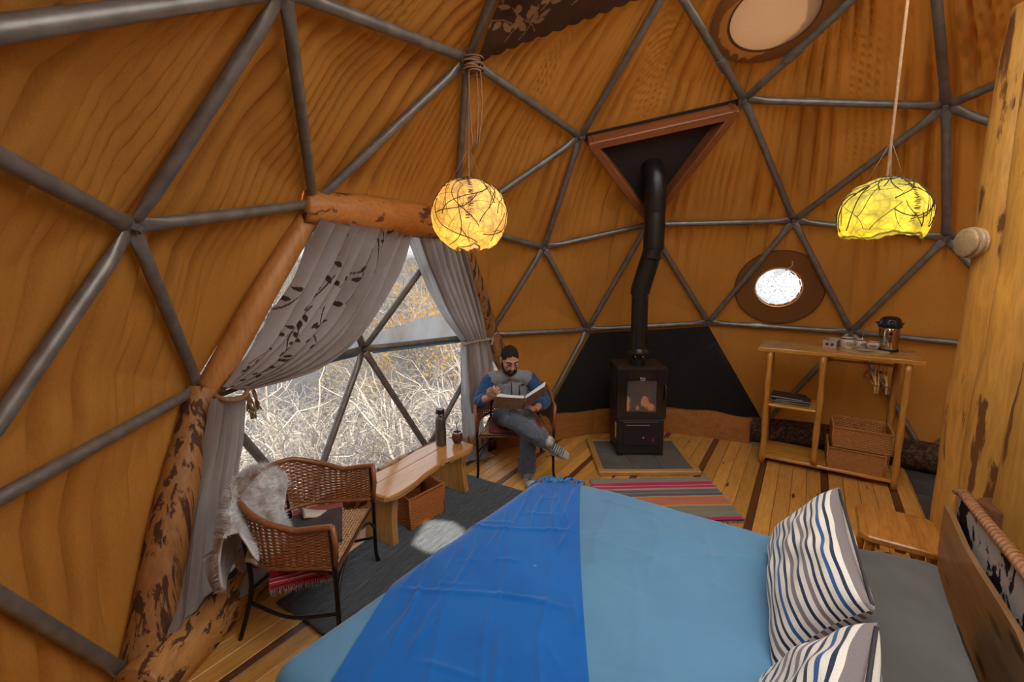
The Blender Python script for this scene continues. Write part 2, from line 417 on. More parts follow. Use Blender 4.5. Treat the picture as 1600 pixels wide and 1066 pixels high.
for f in faces3:
    key = face_key(f)
    if key in WINF or key in SKYF or key in DOORF: continue
    c = centroid(f); az = math.degrees(math.atan2(c[1], c[0])) % 360
    root = roots['ceiling'] if c[2] > 2.45 else roots['wall_back' if 48 < az < 135 else 'wall_left' if 135 <= az < 235 else 'wall_front' if 235 <= az < 318 else 'wall_right']
    n = 92 if (c - CAM) @ fwd > .1 else 20
    P, bc = panel_points(f, n); d = P - DC; r = np.linalg.norm(d, axis=1, keepdims=True); nv = d / r
    bill = (bc.min(axis=1) * 3); edge = sstep(0, .35, bill)
    fo = folds(P) * (.45 + .55 * edge)
    # the cloth is laced flat where it meets a pane
    for A_, B_ in OPEN:
        if np.linalg.norm((A_ + B_) / 2 - c) < 1.6:
            d_ = B_ - A_; t_ = np.clip((P - A_) @ d_ / (d_ @ d_), 0, 1); fo = fo * sstep(0, .25, np.linalg.norm(P - A_ - t_[:, None] * d_, axis=1))
    out = .045 + .05 * sstep(0, 1, bill) + fo
    P = P + nv * out[:, None]
    P[:, 2] = np.maximum(P[:, 2], .012)
    fs = TF[n]
    for hc_, hr in ((V3(2.30, 2.055, 1.675), .222), (centroid([NM['J'], NM['T'], NM['Y']]), .27)):
        if np.linalg.norm(c - hc_) < .8:
            dc = nrm(hc_ - DC); q = P - hc_; q = q - (q @ dc)[:, None] * dc; near = np.linalg.norm(q, axis=1) < hr; fs = [t for t in fs if not all(near[i] for i in t)]
    mb = MB(); mb.add(P, fs); mb.build('canvas_panel', CANVAS, root)

# ---- inferred skylight, frosted, with an opening added to throw the sun patch; clear rear glazing
win2 = struct('window_2'); win3 = struct('window_3')
for f in faces3:
    if face_key(f) in SKYF or face_key(f) in DOORF:
        P, bc = panel_points(f, 64); P = P + np.array([nrm(q - DC) for q in P]) * .05; q = P - HOLE; q = q - (q @ SUNV)[:, None] * SUNV; near = np.linalg.norm(q, axis=1) < .19
        if near.any() and face_key(f) in SKYF: fs = [t for t in TF[64] if not all(near[i] for i in t)]
        else: P = np.array([nodes[i] + nrm(nodes[i] - DC) * .05 for i in f]); fs = [(0, 1, 2)]
        mb = MB(); mb.add(P, fs); mb.build('pane', SKYV if face_key(f) in SKYF else CLEARV, win2 if face_key(f) in SKYF else win3, smooth=False)
win1 = struct('window_1')
for f in faces3:
    if face_key(f) in WINF:
        n = 20; P, bc = panel_points(f, n); d = P - DC; nv = d / np.linalg.norm(d, axis=1, keepdims=True)
        P = P + nv * (.05 + .006 * wob(P[:, 0] * 5, P[:, 2] * 6 + P[:, 1] * 3, 4))[:, None]; P[:, 2] = np.maximum(P[:, 2], .012)
        mb = MB(); mb.add(P, TF[n]); mb.build('pane', VINYL, win1)

hemm = vinyl('hazy_vinyl_hem', .40, .45, .2)
for a, b, t in (('C', 'W', 'B'), ('W', 'P', 'F')):
    A_, B2_, T_ = pos(a), pos(b), pos(t); n = 24; G = np.zeros((n, 4, 3))
    for i in range(n):
        u = i / (n - 1); q = lerp(A_, B2_, u); k0 = .30 * (.35 + .65 * math.sin(PI * min(max(u if a == 'W' else 1 - u, .1), .75)))
        for j in range(4): G[i, j] = q + (T_ - q) * k0 * j / 3 * .75; G[i, j] += nrm(G[i, j] - DC) * .028
    mb = MB(); mb.grid(G); mb.build('hem_strip', hemm, win1)

# ---- steel frame: every strut and hub a part
frame = thing('dome_frame', 'grey galvanised steel tube frame of the dome, struts bolted at star shaped hubs', 'dome frame')
edges = set()
for f in faces3:
    for i in range(3): edges.add(frozenset((f[i], f[i - 1])))
skip = {frozenset((NM[a], NM[b])) for a, b in (('B', 'F'), ('B', 'C'), ('F', 'P'), ('C', 'E'), ('P', 'E0'), ('H', 'J'), ('H', 'S'), ('J', 'S'), ('N', 'Q2'), ('N', 'M2'), ('M', 'M2'), ('M2', 'Q2'), ('E0', 'M2'), ('E', 'C2'), ('C2', 'P2'), ('P2', 'E0'), ('D', 'T'))}
def strut(a, b, name='strut', mat=None, off=0., r=.0285):
    m = (a + b) / 2; d = b - a; L = np.linalg.norm(d); dd = d / L; nv = nrm(m - DC); t = [.02, .055, .10, .15, .2]
    t = [x / L for x in t] + [.35, .5, .65]; t = t + [1 - x / L for x in [.2, .15, .10, .055, .02]]
    sag = [a + d * x + nv * off for x in t]
    fl = [(1.25, .28), (1.25, .3), (1.15, .6), (1.03, .93), (1, 1), (1, 1), (1, 1), (1, 1), (1, 1), (1.03, .93), (1.15, .6), (1.25, .3), (1.25, .28)]
    mb = MB(); mb.tube(sag, r, 14, True, ref=nv, flat=fl); return mb
for e in edges:
    if e in skip: continue
    a, b = (nodes[i] for i in e)
    if max(a[2], b[2]) < .3 : continue
    names = {INV.get(i) for i in e}
    mb = strut(a, b); mb.build('strut', GALV, frame)
    if names in ({'C', 'W'}, {'W', 'P'}):
        BLUE = bpy.data.materials.get('blue_sleeve') or plain('blue_sleeve', (.07, .22, .42), (.09, .27, .48), 20, .3, 0, 0, .5)
        mm = MB(); dn = V3(0, 0, -.036) + nrm((a + b) / 2 - DC) * .004; mm.tube([a + (b - a) * .06 + dn, (a + b) / 2 + dn, a + (b - a) * .94 + dn], .013, 8); mm.build('blue_edge_tube', BLUE, frame, label='blue tube edging the window strut')
used = {i for e in edges if e not in skip for i in e}
for i in used:
    p = nodes[i]
    if p[2] < .0: continue
    nv = nrm(p - DC); a, b = frame_of(nv); Rm = Matrix((a, b, nv)).transposed()
    mb = MB(); mb.lathe([(.045, -.012), (.048, 0), (.045, .012)], p, 12, rot=Rm)
    mb.lathe([(.014, -.045), (.016, -.03), (.022, -.03), (.022, -.012)], p, 6, rot=Rm); mb.build('hub', GALV, frame, auto=40)
for nm, e, t in (('c', ('N', 'Q'), .36), ('d', ('J', 'Y'), .36), ('e', ('J', 'T'), .36)):
    a, b = pos(e[0]), pos(e[1]); mb = MB(); q = a + (b - a) * t; d = nrm(b - a); mb.tube([q - d * .06, q + d * .06], .036, 14); mb.build('strut_coupling', GALV, frame, auto=40)

# ---- floor: every board a part
floor = struct('floor')
BOARD = wood('pine_board', (.70, .35, .080), (.52, .225, .042), (.06, .02, .006), 0, .38, 1.0, .13, .25)
DARKB = wood('dark_board', (.16, .055, .018), (.10, .032, .01), axis=0, rough=.4, grain=1.0)
v = .80; strips = []
per = .4905
k0 = -8
for k in range(-8, 9):
    base = .3055 + per * k
    strips.append((base - .027, base + .027, True))
    wv = (per - .054) / 4
    for j in range(4): strips.append((base + .027 + j * wv, base + .027 + (j + 1) * wv, False))
RF = 3.22
for (a, b, dark) in strips:
    if max(abs(a), abs(b)) > RF - .05: continue
    La = math.sqrt(RF * RF - max(a * a, b * b)); mid = (a + b) / 2
    mb = MB(); mb.box((0, 0, -.0125), (2 * La, b - a - .0025, .025), bev=.0025)
    o = mb.build('dark_board' if dark else 'board', DARKB if dark else BOARD, floor, smooth=False)
    if dark: o['label'] = 'narrow dark brown board'
    p = VD * mid; o.location = (p[0], p[1], 0); o.rotation_euler = (0, 0, RZ)
sub = MB(); sub.lathe([(3.28, -.06), (3.28, -.027)], (0, 0, 0), 60); sub.build('subfloor', plain('subfloor', (.10, .06, .03)), floor, smooth=False)

# ---- logs
def log(pts, r, n=40, seg=20, rough=.06, flat=None, seed=0, ref=None):
    P = cat_rom(pts, n); R = np.interp(np.linspace(0, 1, n), np.linspace(0, 1, len(r)), r)
    mb = MB(); mb.tube(P, list(R), seg, True, ref=ref, flat=[flat] * n if flat else None)
    vs = []
    for i, p in enumerate(mb.v):
        c = P[min(i // seg, n - 1)]; d = np.array(p) - c; q = Vector((p[0] * 2.2 + seed, p[1] * 2.2, p[2] * 2.2)); k = 1 + rough * (mnoise.noise(q) * 1.3 + .5 * mnoise.noise(q * 3.1)); vs.append(tuple(c + d * k))
    mb.v = vs; return mb
LOGM = wood('peeled_log_upright', (.50, .235, .075), (.34, .135, .035), axis=2, rough=.55, grain=.6, coat=.03, patch=(.075, .027, .012), patch_amt=.455, pst=(1.5, 24))
LOGU = wood('peeled_log_smooth', (.52, .22, .06), (.37, .13, .028), axis=2, rough=.5, grain=.6, coat=.03, patch=(.10, .032, .012), patch_amt=.36, pst=(2, 14))
HEADM = wood('peeled_log_header', (.55, .22, .05), (.42, .14, .025), axis=0, rough=.5, grain=.5, coat=.03, patch=(.12, .035, .012), patch_amt=.40, pst=(3.4, 10))
HEADM2 = wood('peeled_log_sill', (.55, .26, .075), (.42, .17, .035), axis=1, rough=.5, grain=.5, coat=.03, patch=(.085, .03, .012), patch_amt=.45, pst=(7, 19))
def inn(p, k): return p - nrm(p - DC) * k
tr1 = struct('trim_1'); B_, C_, E_, F_, P_, E0_ = (pos(k) for k in ('B', 'C', 'E', 'F', 'P', 'E0'))
log([inn(B_, .0) + V3(0, .05, -.02), inn((B_ + C_) / 2, .03), inn(C_, .03) + V3(.03, .02, 0)], [.065, .075, .08], seed=1, ref=V3(0, 0, 1), flat=(1, 1)).build('window_log', LOGU, tr1)
log([inn(C_, .03) + V3(.0, .0, 0), inn((C_ + E_) / 2, .03) + V3(.0, -.01, 0), E_ + V3(.045, .035, -.05)], [.085, .095, .115], seed=3).build('window_log', LOGM, tr1)
log([inn(B_, .04) + V3(-.08, -.04, .0), inn((B_ + F_) / 2, .05), inn(F_, .05) + V3(.1, .08, 0)], [.10, .135, .115], seed=7, rough=.06, ref=V3(0, 0, 1), flat=(.7, 1.0)).build('window_header_log', HEADM, tr1)
log([inn(F_, .0), inn((F_ + P_) / 2, .02), inn(P_, .0)], [.085, .095, .10], seed=11).build('window_log', LOGM, tr1)
log([inn(P_, .0), inn((P_ + E0_) / 2, .0), inn(E0_, .02)], [.10, .10, .10], seed=13).build('window_log', LOGM, tr1)
C2_, P2_ = pos('C2'), pos('P2')
log([V3(-3.0, .85, .08), V3(-2.70, 1.45, .09), V3(-2.37, 2.05, .09)], [.13, .12, .11], seed=17, rough=.05).build('window_sill_log', HEADM2, tr1)
log([V3(-2.37, 2.05, .09), V3(-1.85, 2.45, .09), V3(-1.28, 2.86, .09)], [.11, .11, .11], seed=19).build('window_sill_log', HEADM2, tr1)
log([V3(-1.28, 2.86, .09), V3(-.7, 3.0, .09), V3(-.1, 3.12, .09)], [.11, .11, .10], seed=21).build('window_sill_log', HEADM2, tr1)

# ---- heat shield, skirting planks and bark logs along the wall base
hs = thing('heat_shield', 'matt black fireproof sheet on the wall behind the stove', 'heat shield')
for key in (('M', 'E0', 'M2'), ('M', 'M2', 'N'), ('N', 'M2', 'Q2')):
    P = [pos(k) - nrm(pos(k) - DC) * (.034 if k in 'MN' else .03) for k in key]
    if key == ('M', 'E0', 'M2'): P = [P[0] + V3(.03, 0, 0), P[1] + V3(.03, 0, 0), P[2]]
    for q in P: q[2] -= .035 if q[2] > 1 else 0
    mb = MB(); n = 20; bc = panel_points((0, 0, 0), n)[1]; Q = bc @ np.array(P); Q = Q + np.array([nrm(q - DC) for q in Q]) * (.006 * wob(Q[:, 0] * 4, Q[:, 2] * 4, 6))[:, None]
    mb.add(Q, TF[n]); mb.build('black_panel', BLACKCLOTH, hs)
bb = struct('baseboard_back')
SKIRT = wood('skirting_plank', (.42, .17, .04), (.30, .10, .02), axis=0, rough=.45, grain=.7)
def plank_wall(p, q, z, n=26):
    p, q = V3(*p), V3(*q); d = q - p; L = np.linalg.norm(d[:2]); nv = nrm(V3(-d[1], d[0], 0)); G = np.zeros((n, 2, 3))
    for i in range(n):
        t = i / (n - 1); b = p + d * t; G[i, 0] = b; G[i, 1] = b + V3(0, 0, z + .015 * math.sin(t * 5 + p[0] * 3) + .008 * math.sin(t * 13))
    mb = MB(); mb.grid(G, thick=.05); return mb
for p, q, z in (((-.62, 2.86, 0), (.55, 2.86, 0), .27), ((.55, 2.86, 0), (1.28, 2.66, 0), .28), ((1.28, 2.66, 0), (1.98, 1.99, 0), .285)):
    c = (V3(*p) + V3(*q)) / 2; mb = plank_wall(V3(*p) - c, V3(*q) - c, z); mb.build('skirting_plank', SKIRT, bb, auto=30, loc=c)
br = struct('baseboard_right')
BARK = wood('bark_log', (.17, .075, .03), (.05, .022, .01), axis=0, rough=.9, grain=1.2, coat=0, patch=(.02, .01, .006), patch_amt=.52, pst=(3, 45))
for p, q, r in (((2.02, 2.05, .14), (2.62, 1.5, .14), .14), ((2.64, 1.48, .14), (3.0, .86, .14), .14)):
    c = (V3(*p) + V3(*q)) / 2; c[2] = 0; mb = log([V3(*p) - c, (V3(*p) + V3(*q)) / 2 - c, V3(*q) - c], [r, r, r], 24, 18, .05, seed=p[0]); o = mb.build('bark_log', BARK, br, loc=c)
mb = log([V3(3.0, .82, .13), V3(3.05, .6, .13), V3(3.06, .3, .13)], [.135, .14, .14], 16, 18, .04, seed=5); mb.build('sawn_log', wood('sawn_log', (.30, .13, .04), (.2, .08, .02), axis=1, rough=.6), br)

# ---- flue outlet: black triangle with a timber frame
H_, J_, S_ = pos('H'), pos('J'), pos('S'); fc = (H_ + J_ + S_) / 3; fn = nrm(fc - DC)
fl = thing('flue_panel', 'black triangular flue panel framed in reddish timber, high on the wall', 'panel', tuple(fc))
mb = MB(); P = [x - fc + fn * .022 for x in (H_, J_, S_)]; mb.add(P + [x + fn * .012 for x in P], [(0, 2, 1), (3, 4, 5), (0, 1, 4, 3), (1, 2, 5, 4), (2, 0, 3, 5)]); mb.build('black_plate', plain('flue_plate', (.018, .015, .013), (.03, .024, .02), 30, .6, 0, .1, .4), fl, smooth=False)
RED = wood('red_timber', (.34, .105, .03), (.20, .055, .015), axis=0, rough=.5, grain=.8)
for a, b in ((H_, J_), (J_, S_), (S_, H_)):
    m = (a + b) / 2; inw = nrm(fc - m); d = nrm(b - a); L = np.linalg.norm(b - a)
    ctr = m + inw * .055 - fc - fn * .045; R = Matrix((d, inw, np.cross(d, inw))).transposed()
    mm = MB(); mm.box((0, 0, 0), (L - .12, .075, .13), bev=.008); o = mm.build('timber', RED, fl, smooth=False); o.location = ctr; o.rotation_euler = R.to_euler()
# ================================================================== upright logs of the partition at the right
tw = struct('trim_2')
LOGY = wood('yellow_log', (.72, .37, .070), (.56, .25, .04), axis=2, rough=.55, grain=.55, coat=.03, patch=(.17, .06, .015), patch_amt=.41, pst=(1.6, 9))
for (x, y, r, sd, top) in ((1.75, .11, .16, 2, 3.4), (1.31, -.215, .18, 9, 3.45), (.93, -.50, .17, 15, 3.45), (.56, -.77, .17, 23, 3.45)):
    mb = log([V3(0, 0, 0), V3(.01, .02, .8), V3(-.015, -.015, 1.7), V3(.0, .01, 2.6), V3(0, 0, top)], [r * 1.02, r, r * .98, r * .95, r * .9], 50, 24, .07, seed=sd)
    o = mb.build('upright_log', LOGY, tw, loc=(x, y, 0))
    if sd == 9:
        k = MB(); R = Vector((-.78, -.6, .1)).to_track_quat('Z', 'Y').to_matrix()
        k.lathe([(.085, -.10), (.08, -.03), (.07, .03), (.05, .06), (.038, .05), (.025, .03)], (-.10, -.13, 1.10), 16, rot=R)
        k.build('branch_knot', plain('knot_wood', (.36, .15, .05), (.07, .025, .012), 9, .6, 0, .3), o)
dk = thing('round_wall_disc', 'stack of pale round wooden discs fixed to the upright log beside the steel frame', 'wall disc', (1.60, .20, 2.08))
R = Vector((-.85, .50, .0)).to_track_quat('Z', 'Y').to_matrix()
PALE = wood('pale_wood', (.60, .42, .22), (.48, .32, .15), axis=0, rough=.5)
for i, (r, z) in enumerate(((.088, -.02), (.094, .008), (.086, .036))):
    mb = MB(); mb.lathe([(r - .006, z), (r, z + .006), (r, z + .020), (r - .006, z + .025)], (0, 0, 0), 28, rot=R); mb.build('disc', PALE, dk, auto=40)
sw = thing('light_switch', 'grey steel switch plate let into the log behind the headboard', 'switch', (1.185, -.085, .58), math.radians(30))
mb = MB(); mb.box((0, 0, 0), (.10, .02, .24), bev=.004); mb.build('plate', plain('steel_plate', (.35, .34, .33), (.25, .24, .23), 8, .3, .8), sw, smooth=False)
mb = MB(); mb.box((0, .012, .02), (.02, .012, .035), bev=.003); mb.build('rocker', plain('rocker', (.12, .11, .1)), sw, smooth=False)

# slate flags in the corner behind the stool
SLATE = plain('slate_tile', (.075, .068, .064), (.045, .042, .042), 5, .55, 0, .3, .4)
for i in range(5):
    for j in range(4):
        u, v = 1.88 + i * .302, -.972 - j * .302
        if math.hypot(u, v) > 2.98: continue
        mb = MB(); mb.box((0, 0, .004), (.298, .298, .012), bev=.002); o = mb.build('slate_tile', SLATE, floor, smooth=False)
        p = UD * u + VD * v; o.location = (p[0], p[1], 0); o.rotation_euler = (0, 0, RZ)

# ================================================================== bed
BED = (-.777, 1.09, 0); BRZ = math.radians(-54.5)
BL, BW, BZ = 1.93, 1.8, .60
bed = thing('bed', 'large double bed with a cowhide and live edge wood headboard', 'bed', BED, BRZ)
mb = MB(); mb.box((BL / 2 + .03, -BW / 2 + .07, .40), (BL - .08, BW - .06, .24), bev=.06); mb.build('mattress', plain('ticking', (.10, .092, .085), bump=.1), bed)
WOODD = wood('dark_timber', (.22, .09, .03), (.13, .05, .016), axis=0, rough=.5)
mb = MB(); mb.box((BL / 2, -BW / 2 + .02, .22), (BL - .16, BW - .2, .12), bev=.01); mb.build('bed_frame', WOODD, bed, smooth=False)
for x in (.15, BL - .15):
    for y in (-.15, -BW + .2):
        mb = MB(); mb.box((x, y, .08), (.1, .1, .16), bev=.01); mb.build('leg', WOODD, bed, smooth=False)
def bedmap(s, t, off=0., r=.085, L=BL, Wd=BW):
    """point on the draped bed: s along the bed, t across (0 = far long side, negative towards us)"""
    cx = np.clip(s, r, L - .02); cy = np.clip(t, -Wd + r, -r); ox, oy = s - cx, t - cy; m = np.hypot(ox, oy) + 1e-9
    q = r * PI / 2; a = np.minimum(m, q) / r; lat = (r + off) * np.sin(a); drop = r * (1 - np.cos(a)) + np.maximum(m - q, 0)
    z = BZ + off * np.cos(a) - drop; X = cx + ox / m * lat; Y = cy + oy / m * lat
    flare = np.maximum(m - q, 0) * .10; X = X + ox / m * flare; Y = Y + oy / m * flare
    Y0 = Y; Y = Y + .062 * np.clip(X, 0, 2); X = X + (.07 * np.clip(Y0, -2, 0) - .085) * (1 - sstep(.2, 1.6, X))
    z = np.where(drop < .02, z + .012 * np.sin(X * 2.4 + .5) * np.sin(-Y * 2.1 + .6), z)
    return np.stack([X, Y, z], -1)
def creases(A, B, lst, w=.012, h=.007):
    out = np.zeros_like(A)
    for (a0, b0, a1, b1, k) in lst:
        d = np.array([a1 - a0, b1 - b0]); L = np.hypot(*d); d = d / L; x, y = A - a0, B - b0; al = x * d[0] + y * d[1]; pe = -x * d[1] + y * d[0] + .015 * np.sin(al * 9 + a0 * 20)
        out += k * h * np.exp(-(pe / w) ** 2) * sstep(0, .12, al) * sstep(0, .12, L - al)
    return out
LINEN = fabric('pale_blue_linen', (.105, .245, .385), (.085, .21, .34), 700, .9, sheen=.25, nscale=3)
spread = thing('bedspread', 'pale blue linen bedspread covering the bed', 'bedspread', BED, BRZ)
s_, t_ = np.meshgrid(np.linspace(-.46, 1.62, 190), np.linspace(-BW - .2, .46, 190), indexing='ij')
rr = random.Random(4)
cl = [(rr.uniform(-.1, 1.5), rr.uniform(-1.6, .0), rr.uniform(-.1, 1.5), rr.uniform(-1.6, 0), rr.uniform(-.7, .9)) for _ in range(34)]
cl += [(.2 + .25 * i, -.05, .45 + .22 * i, -.75, .9) for i in range(5)]
cl = [(a, b, c, d, k) for a, b, c, d, k in cl if math.hypot(c - a, d - b) > .2]
off = creases(s_, t_, cl, .014, .0085) + .006 * wob(s_ * 4, t_ * 4, 31) + .0025 * wob(s_ * 14, t_ * 11, 33)
mb = MB(); mb.grid(bedmap(s_, t_, off)); mb.build('cover', LINEN, spread)
mb = MB(); e_ = bedmap(np.full(60, 1.62), np.linspace(-BW - .1, .3, 60), .004); mb.tube([tuple(p) for p in e_], .008, 8); mb.build('hem', LINEN, spread)

THROW = fabric('royal_blue_throw', (.004, .125, .43), (.003, .095, .36), 600, .9, sheen=.3, nscale=4)
throw = thing('throw_blanket', 'royal blue woven throw with a fringed end laid across the bed', 'throw', BED, BRZ)
dS, pS, R0 = V3(.44, -.898), V3(-.898, -.44), V3(.275, -.068)
k_, w_ = np.meshgrid(np.linspace(.005, 2.15, 230), np.linspace(0, .745, 110), indexing='ij')
S_, T_ = R0[0] + dS[0] * k_ + pS[0] * w_, R0[1] + dS[1] * k_ + pS[1] * w_
cl = [(rr.uniform(0, 1.8), rr.uniform(.03, .7), 0, 0, rr.uniform(.4, 1)) for _ in range(40)]
cl = [(a, b, a + rr.uniform(.15, .5), b + rr.uniform(-.06, .06), k) for a, b, _, _, k in cl] + [(x, y, x + rr.uniform(-.05, .05), y + rr.uniform(.12, .3), rr.uniform(.3, .9)) for x, y in [(rr.uniform(.1, 1.9), rr.uniform(0, .5)) for _ in range(14)]]
cl += [(.55, .0, .50, .74, .9), (1.05, .0, 1.0, .74, .8), (.0, .12, 1.9, .14, .7), (.0, .3, 1.9, .31, .6), (.1, .48, 1.9, .47, .6), (.3, .62, 1.6, .62, .5)]
off = .013 + creases(k_, w_, cl, .009, .0095) + .003 * wob(k_ * 7, w_ * 9, 41)
mb = MB(); mb.grid(bedmap(S_, T_, off)); mb.build('cloth', THROW, throw)
fr = MB()
for i in range(64):
    w0 = .745 * i / 63; L = .07 + rr.uniform(-.012, .02); dw = rr.uniform(-.025, .025)
    if i % 9 in (3,): continue
    kk = np.linspace(.008, -L, 7); ww = w0 + dw * np.linspace(0, 1, 7) ** 1.5 + .006 * np.sin(np.linspace(0, 7, 7) + i)
    fr.tube([tuple(p) for p in bedmap(R0[0] + dS[0] * kk + pS[0] * ww, R0[1] + dS[1] * kk + pS[1] * ww, .016 + .008 * np.sin(np.linspace(.3, 3, 7)))], .0042, 5)
fr.build('fringe', plain('fringe_blue', (.02, .22, .55), (.01, .16, .45), 30, .9), throw, kind='stuff')

# headboard: cowhide panel with a plaited edge, live edge plank in front
def ribbon(xs, ys, zb, zt, thick, n=40):
    """upright slab: along y, from zb(y) to zt(y)"""
    Y = np.linspace(ys[0], ys[-1], n); G = np.zeros((n, 8, 3))
    for j in range(8): G[:, j, 0] = np.interp(Y, ys, xs)[:]; G[:, j, 1] = Y; G[:, j, 2] = lerp(np.interp(Y, *zb), np.interp(Y, *zt), j / 7)
    return G
hy = np.array([-1.95, -1.2, -.6, -.3, 0, .3, .5, .58])[::-1]
def up_(a): return (np.array(a[0])[::-1], np.array(a[1])[::-1]) if a[0][0] > a[0][-1] else (np.array(a[0]), np.array(a[1]))
TOPZ = up_(((.60, .50, .17, -.14, -.32, -.7, -1.2, -1.95), (.80, .835, .862, .892, .906, .915, .91, .88)))
MIDZ = up_(((.60, .43, .2, -.01, -.21, -.43, -.55, -.8, -1.2, -1.95), (.735, .735, .715, .728, .748, .765, .735, .71, .72, .70)))
LOWZ = up_(((.60, .485, .25, -.27, -1.0, -1.95), (.56, .36, .26, .22, .22, .22)))
m = NT('cowhide'); n1 = m.noise(m.coords((1, 2.0, 2.0), rand=False), 2.6, 5, .6, .5)
c1 = m.ramp(n1, [(.0, (.55, .50, .45)), (.50, (.50, .45, .40)), (.52, (.010, .009, .012)), (.9, (.02, .016, .02))]); m.base(c1); m.set(.8, 0, .15, 0); m.bump(m.noise(m.coords((40, 40, 400), rand=False), 3, 3), .3, .003); HIDE = m.m
mb = MB(); mb.grid(ribbon([2.0, 2.0], [-1.95, .58], MIDZ if 0 else (TOPZ[0], TOPZ[1] - .42), TOPZ, .03), thick=-.03); mb.build('hide_panel', HIDE, bed)
LIVE = wood('live_edge_plank', (.30, .155, .065), (.16, .075, .028), (.06, .03, .015), 1, .42, .5, .2, .15)
mb = MB(); mb.grid(ribbon([1.95, 1.95], [-1.95, .56], LOWZ, MIDZ, .04, 60), thick=-.022); mb.build('live_edge_plank', LIVE, bed, auto=50)
mb = MB(); yy = np.linspace(-1.95, .58, 150)
for ph in (0, PI):
    mb.tube([(2.0 + .016 * math.sin(y * 95 + ph), y, np.interp(y, *TOPZ) + .004 + .012 * math.cos(y * 95 + ph)) for y in np.linspace(-1.95, .58, 700)], .011, 5)
mb.build('plaited_edge', plain('plaited_leather', (.33, .14, .05), (.2, .08, .03), 60, .6, 0, .3), bed, kind='stuff')
mb = MB(); mb.lathe([(.085, 0), (.088, .4), (.085, .80), (.078, .815)], (2.13, .50, 0), 18); mb.build('headboard_post', wood('dark_post', (.20, .075, .028), (.12, .04, .015), axis=2, rough=.5), bed, auto=40)
mb = MB(); mb.lathe([(.085, 0), (.088, .4), (.085, .86), (.078, .875)], (2.13, -1.7, 0), 18); mb.build('headboard_post', WOODD, bed, auto=40)

# ---- pillows and cushions
def pillow(Lx, Ly, h, n=40, seed=0, pinch=.10, wr=.006):
    u = np.linspace(-1, 1, n); U, Vv = np.meshgrid(u, u, indexing='ij'); mb = MB()
    prof = (np.maximum(1 - np.abs(U) ** 2.6, 0) * np.maximum(1 - np.abs(Vv) ** 2.6, 0)) ** .42
    px_ = U * Lx / 2 * (1 - pinch * (1 - Vv ** 2) * np.abs(U) ** 3); py_ = Vv * Ly / 2 * (1 - pinch * (1 - U ** 2) * np.abs(Vv) ** 3)
    wn = wr * wob(U * 4 + seed, Vv * 5, 50 + seed)
    mb.grid(np.stack([px_, py_, h / 2 * prof + wn * prof], -1)); mb.grid(np.stack([px_, py_, -h / 2 * prof + wn * prof], -1)[::-1])
    return mb
GREY = fabric('grey_pillow_cotton', (.088, .080, .073), (.070, .064, .058), 700, .92, sheen=.1, nscale=5)
for (x, y, L) in ((1.58, -.44, .92), (1.60, -1.36, .84)):
    p = thing('pillow', 'large plain grey bed pillow behind the striped cushions, at the far end of the headboard' if y > -.9 else 'plain grey bed pillow at the near end of the headboard', 'pillow', (0, 0, 0), BRZ, 'grey bed pillows')
    c = Matrix.Rotation(BRZ, 3, 'Z') @ Vector((x, y, 0)); p.location = (BED[0] + c.x, BED[1] + c.y, .645); p.rotation_euler = (0, math.radians(-8), BRZ)
    pillow(.52, L, .19, 44, int(x * 100), .05).build('pillow_case', GREY, p)
def stripes():
    m = NT('striped_linen'); uv = m.node('ShaderNodeUVMap'); sp = m.node('ShaderNodeSeparateXYZ'); m.link(uv.outputs[0], sp.inputs[0])
    W_, G_, N_, B_2, K_ = (.74, .67, .58), (.20, .165, .165), (.012, .025, .06), (.02, .085, .25), (.03, .03, .035)
    seq = [W_, N_, W_, G_, W_, N_, W_, K_, W_, B_2, W_, N_, W_, G_]; f = m.math('FRACT', m.math('MULTIPLY', sp.outputs[0], 2.0))
    wd = [1.2, .75, 1.15, 1.0, .9, .75, 1.1, .65, 1.1, .85, 1.2, .7, 1.0, 1.1]; T = sum(wd); stops = []; a = 0
    for c, x in zip(seq, wd): stops.append((a / T, c)); a += x
    col = m.ramp(f, stops, 'CONSTANT'); fine = m.noise(m.coords((1, 1, 1)), 260, 3); col = m.mix(.35, col, m.ramp(fine, [(.3, .6), (.65, 1.0)]), 'MULTIPLY')
    m.base(col); m.set(.9, 0, .15, .2); m.bump(fine, .3, .002); return m.m
STR = stripes()
def cushion(name, label, locl, eul, Lx, Ly, h, seed):
    c = Matrix.Rotation(BRZ, 3, 'Z') @ Vector(locl); o = thing(name, label, 'cushion', (BED[0] + c.x, BED[1] + c.y, locl[2]), 0, 'striped cushions on the bed')
    o.rotation_euler = (Matrix.Rotation(BRZ, 4, 'Z') @ Euler(eul).to_matrix().to_4x4()).to_euler()
    pillow(Lx, Ly, h, 56, seed, .10, .016).build('cushion_cover', STR, o)
    mb = MB(); mb.tube([(Lx / 2 * .985, y, .0) for y in np.linspace(-Ly * .47, Ly * .47, 20)], .006, 6); mb.build('piping', plain('dark_piping', (.03, .03, .04)), o)
    return o
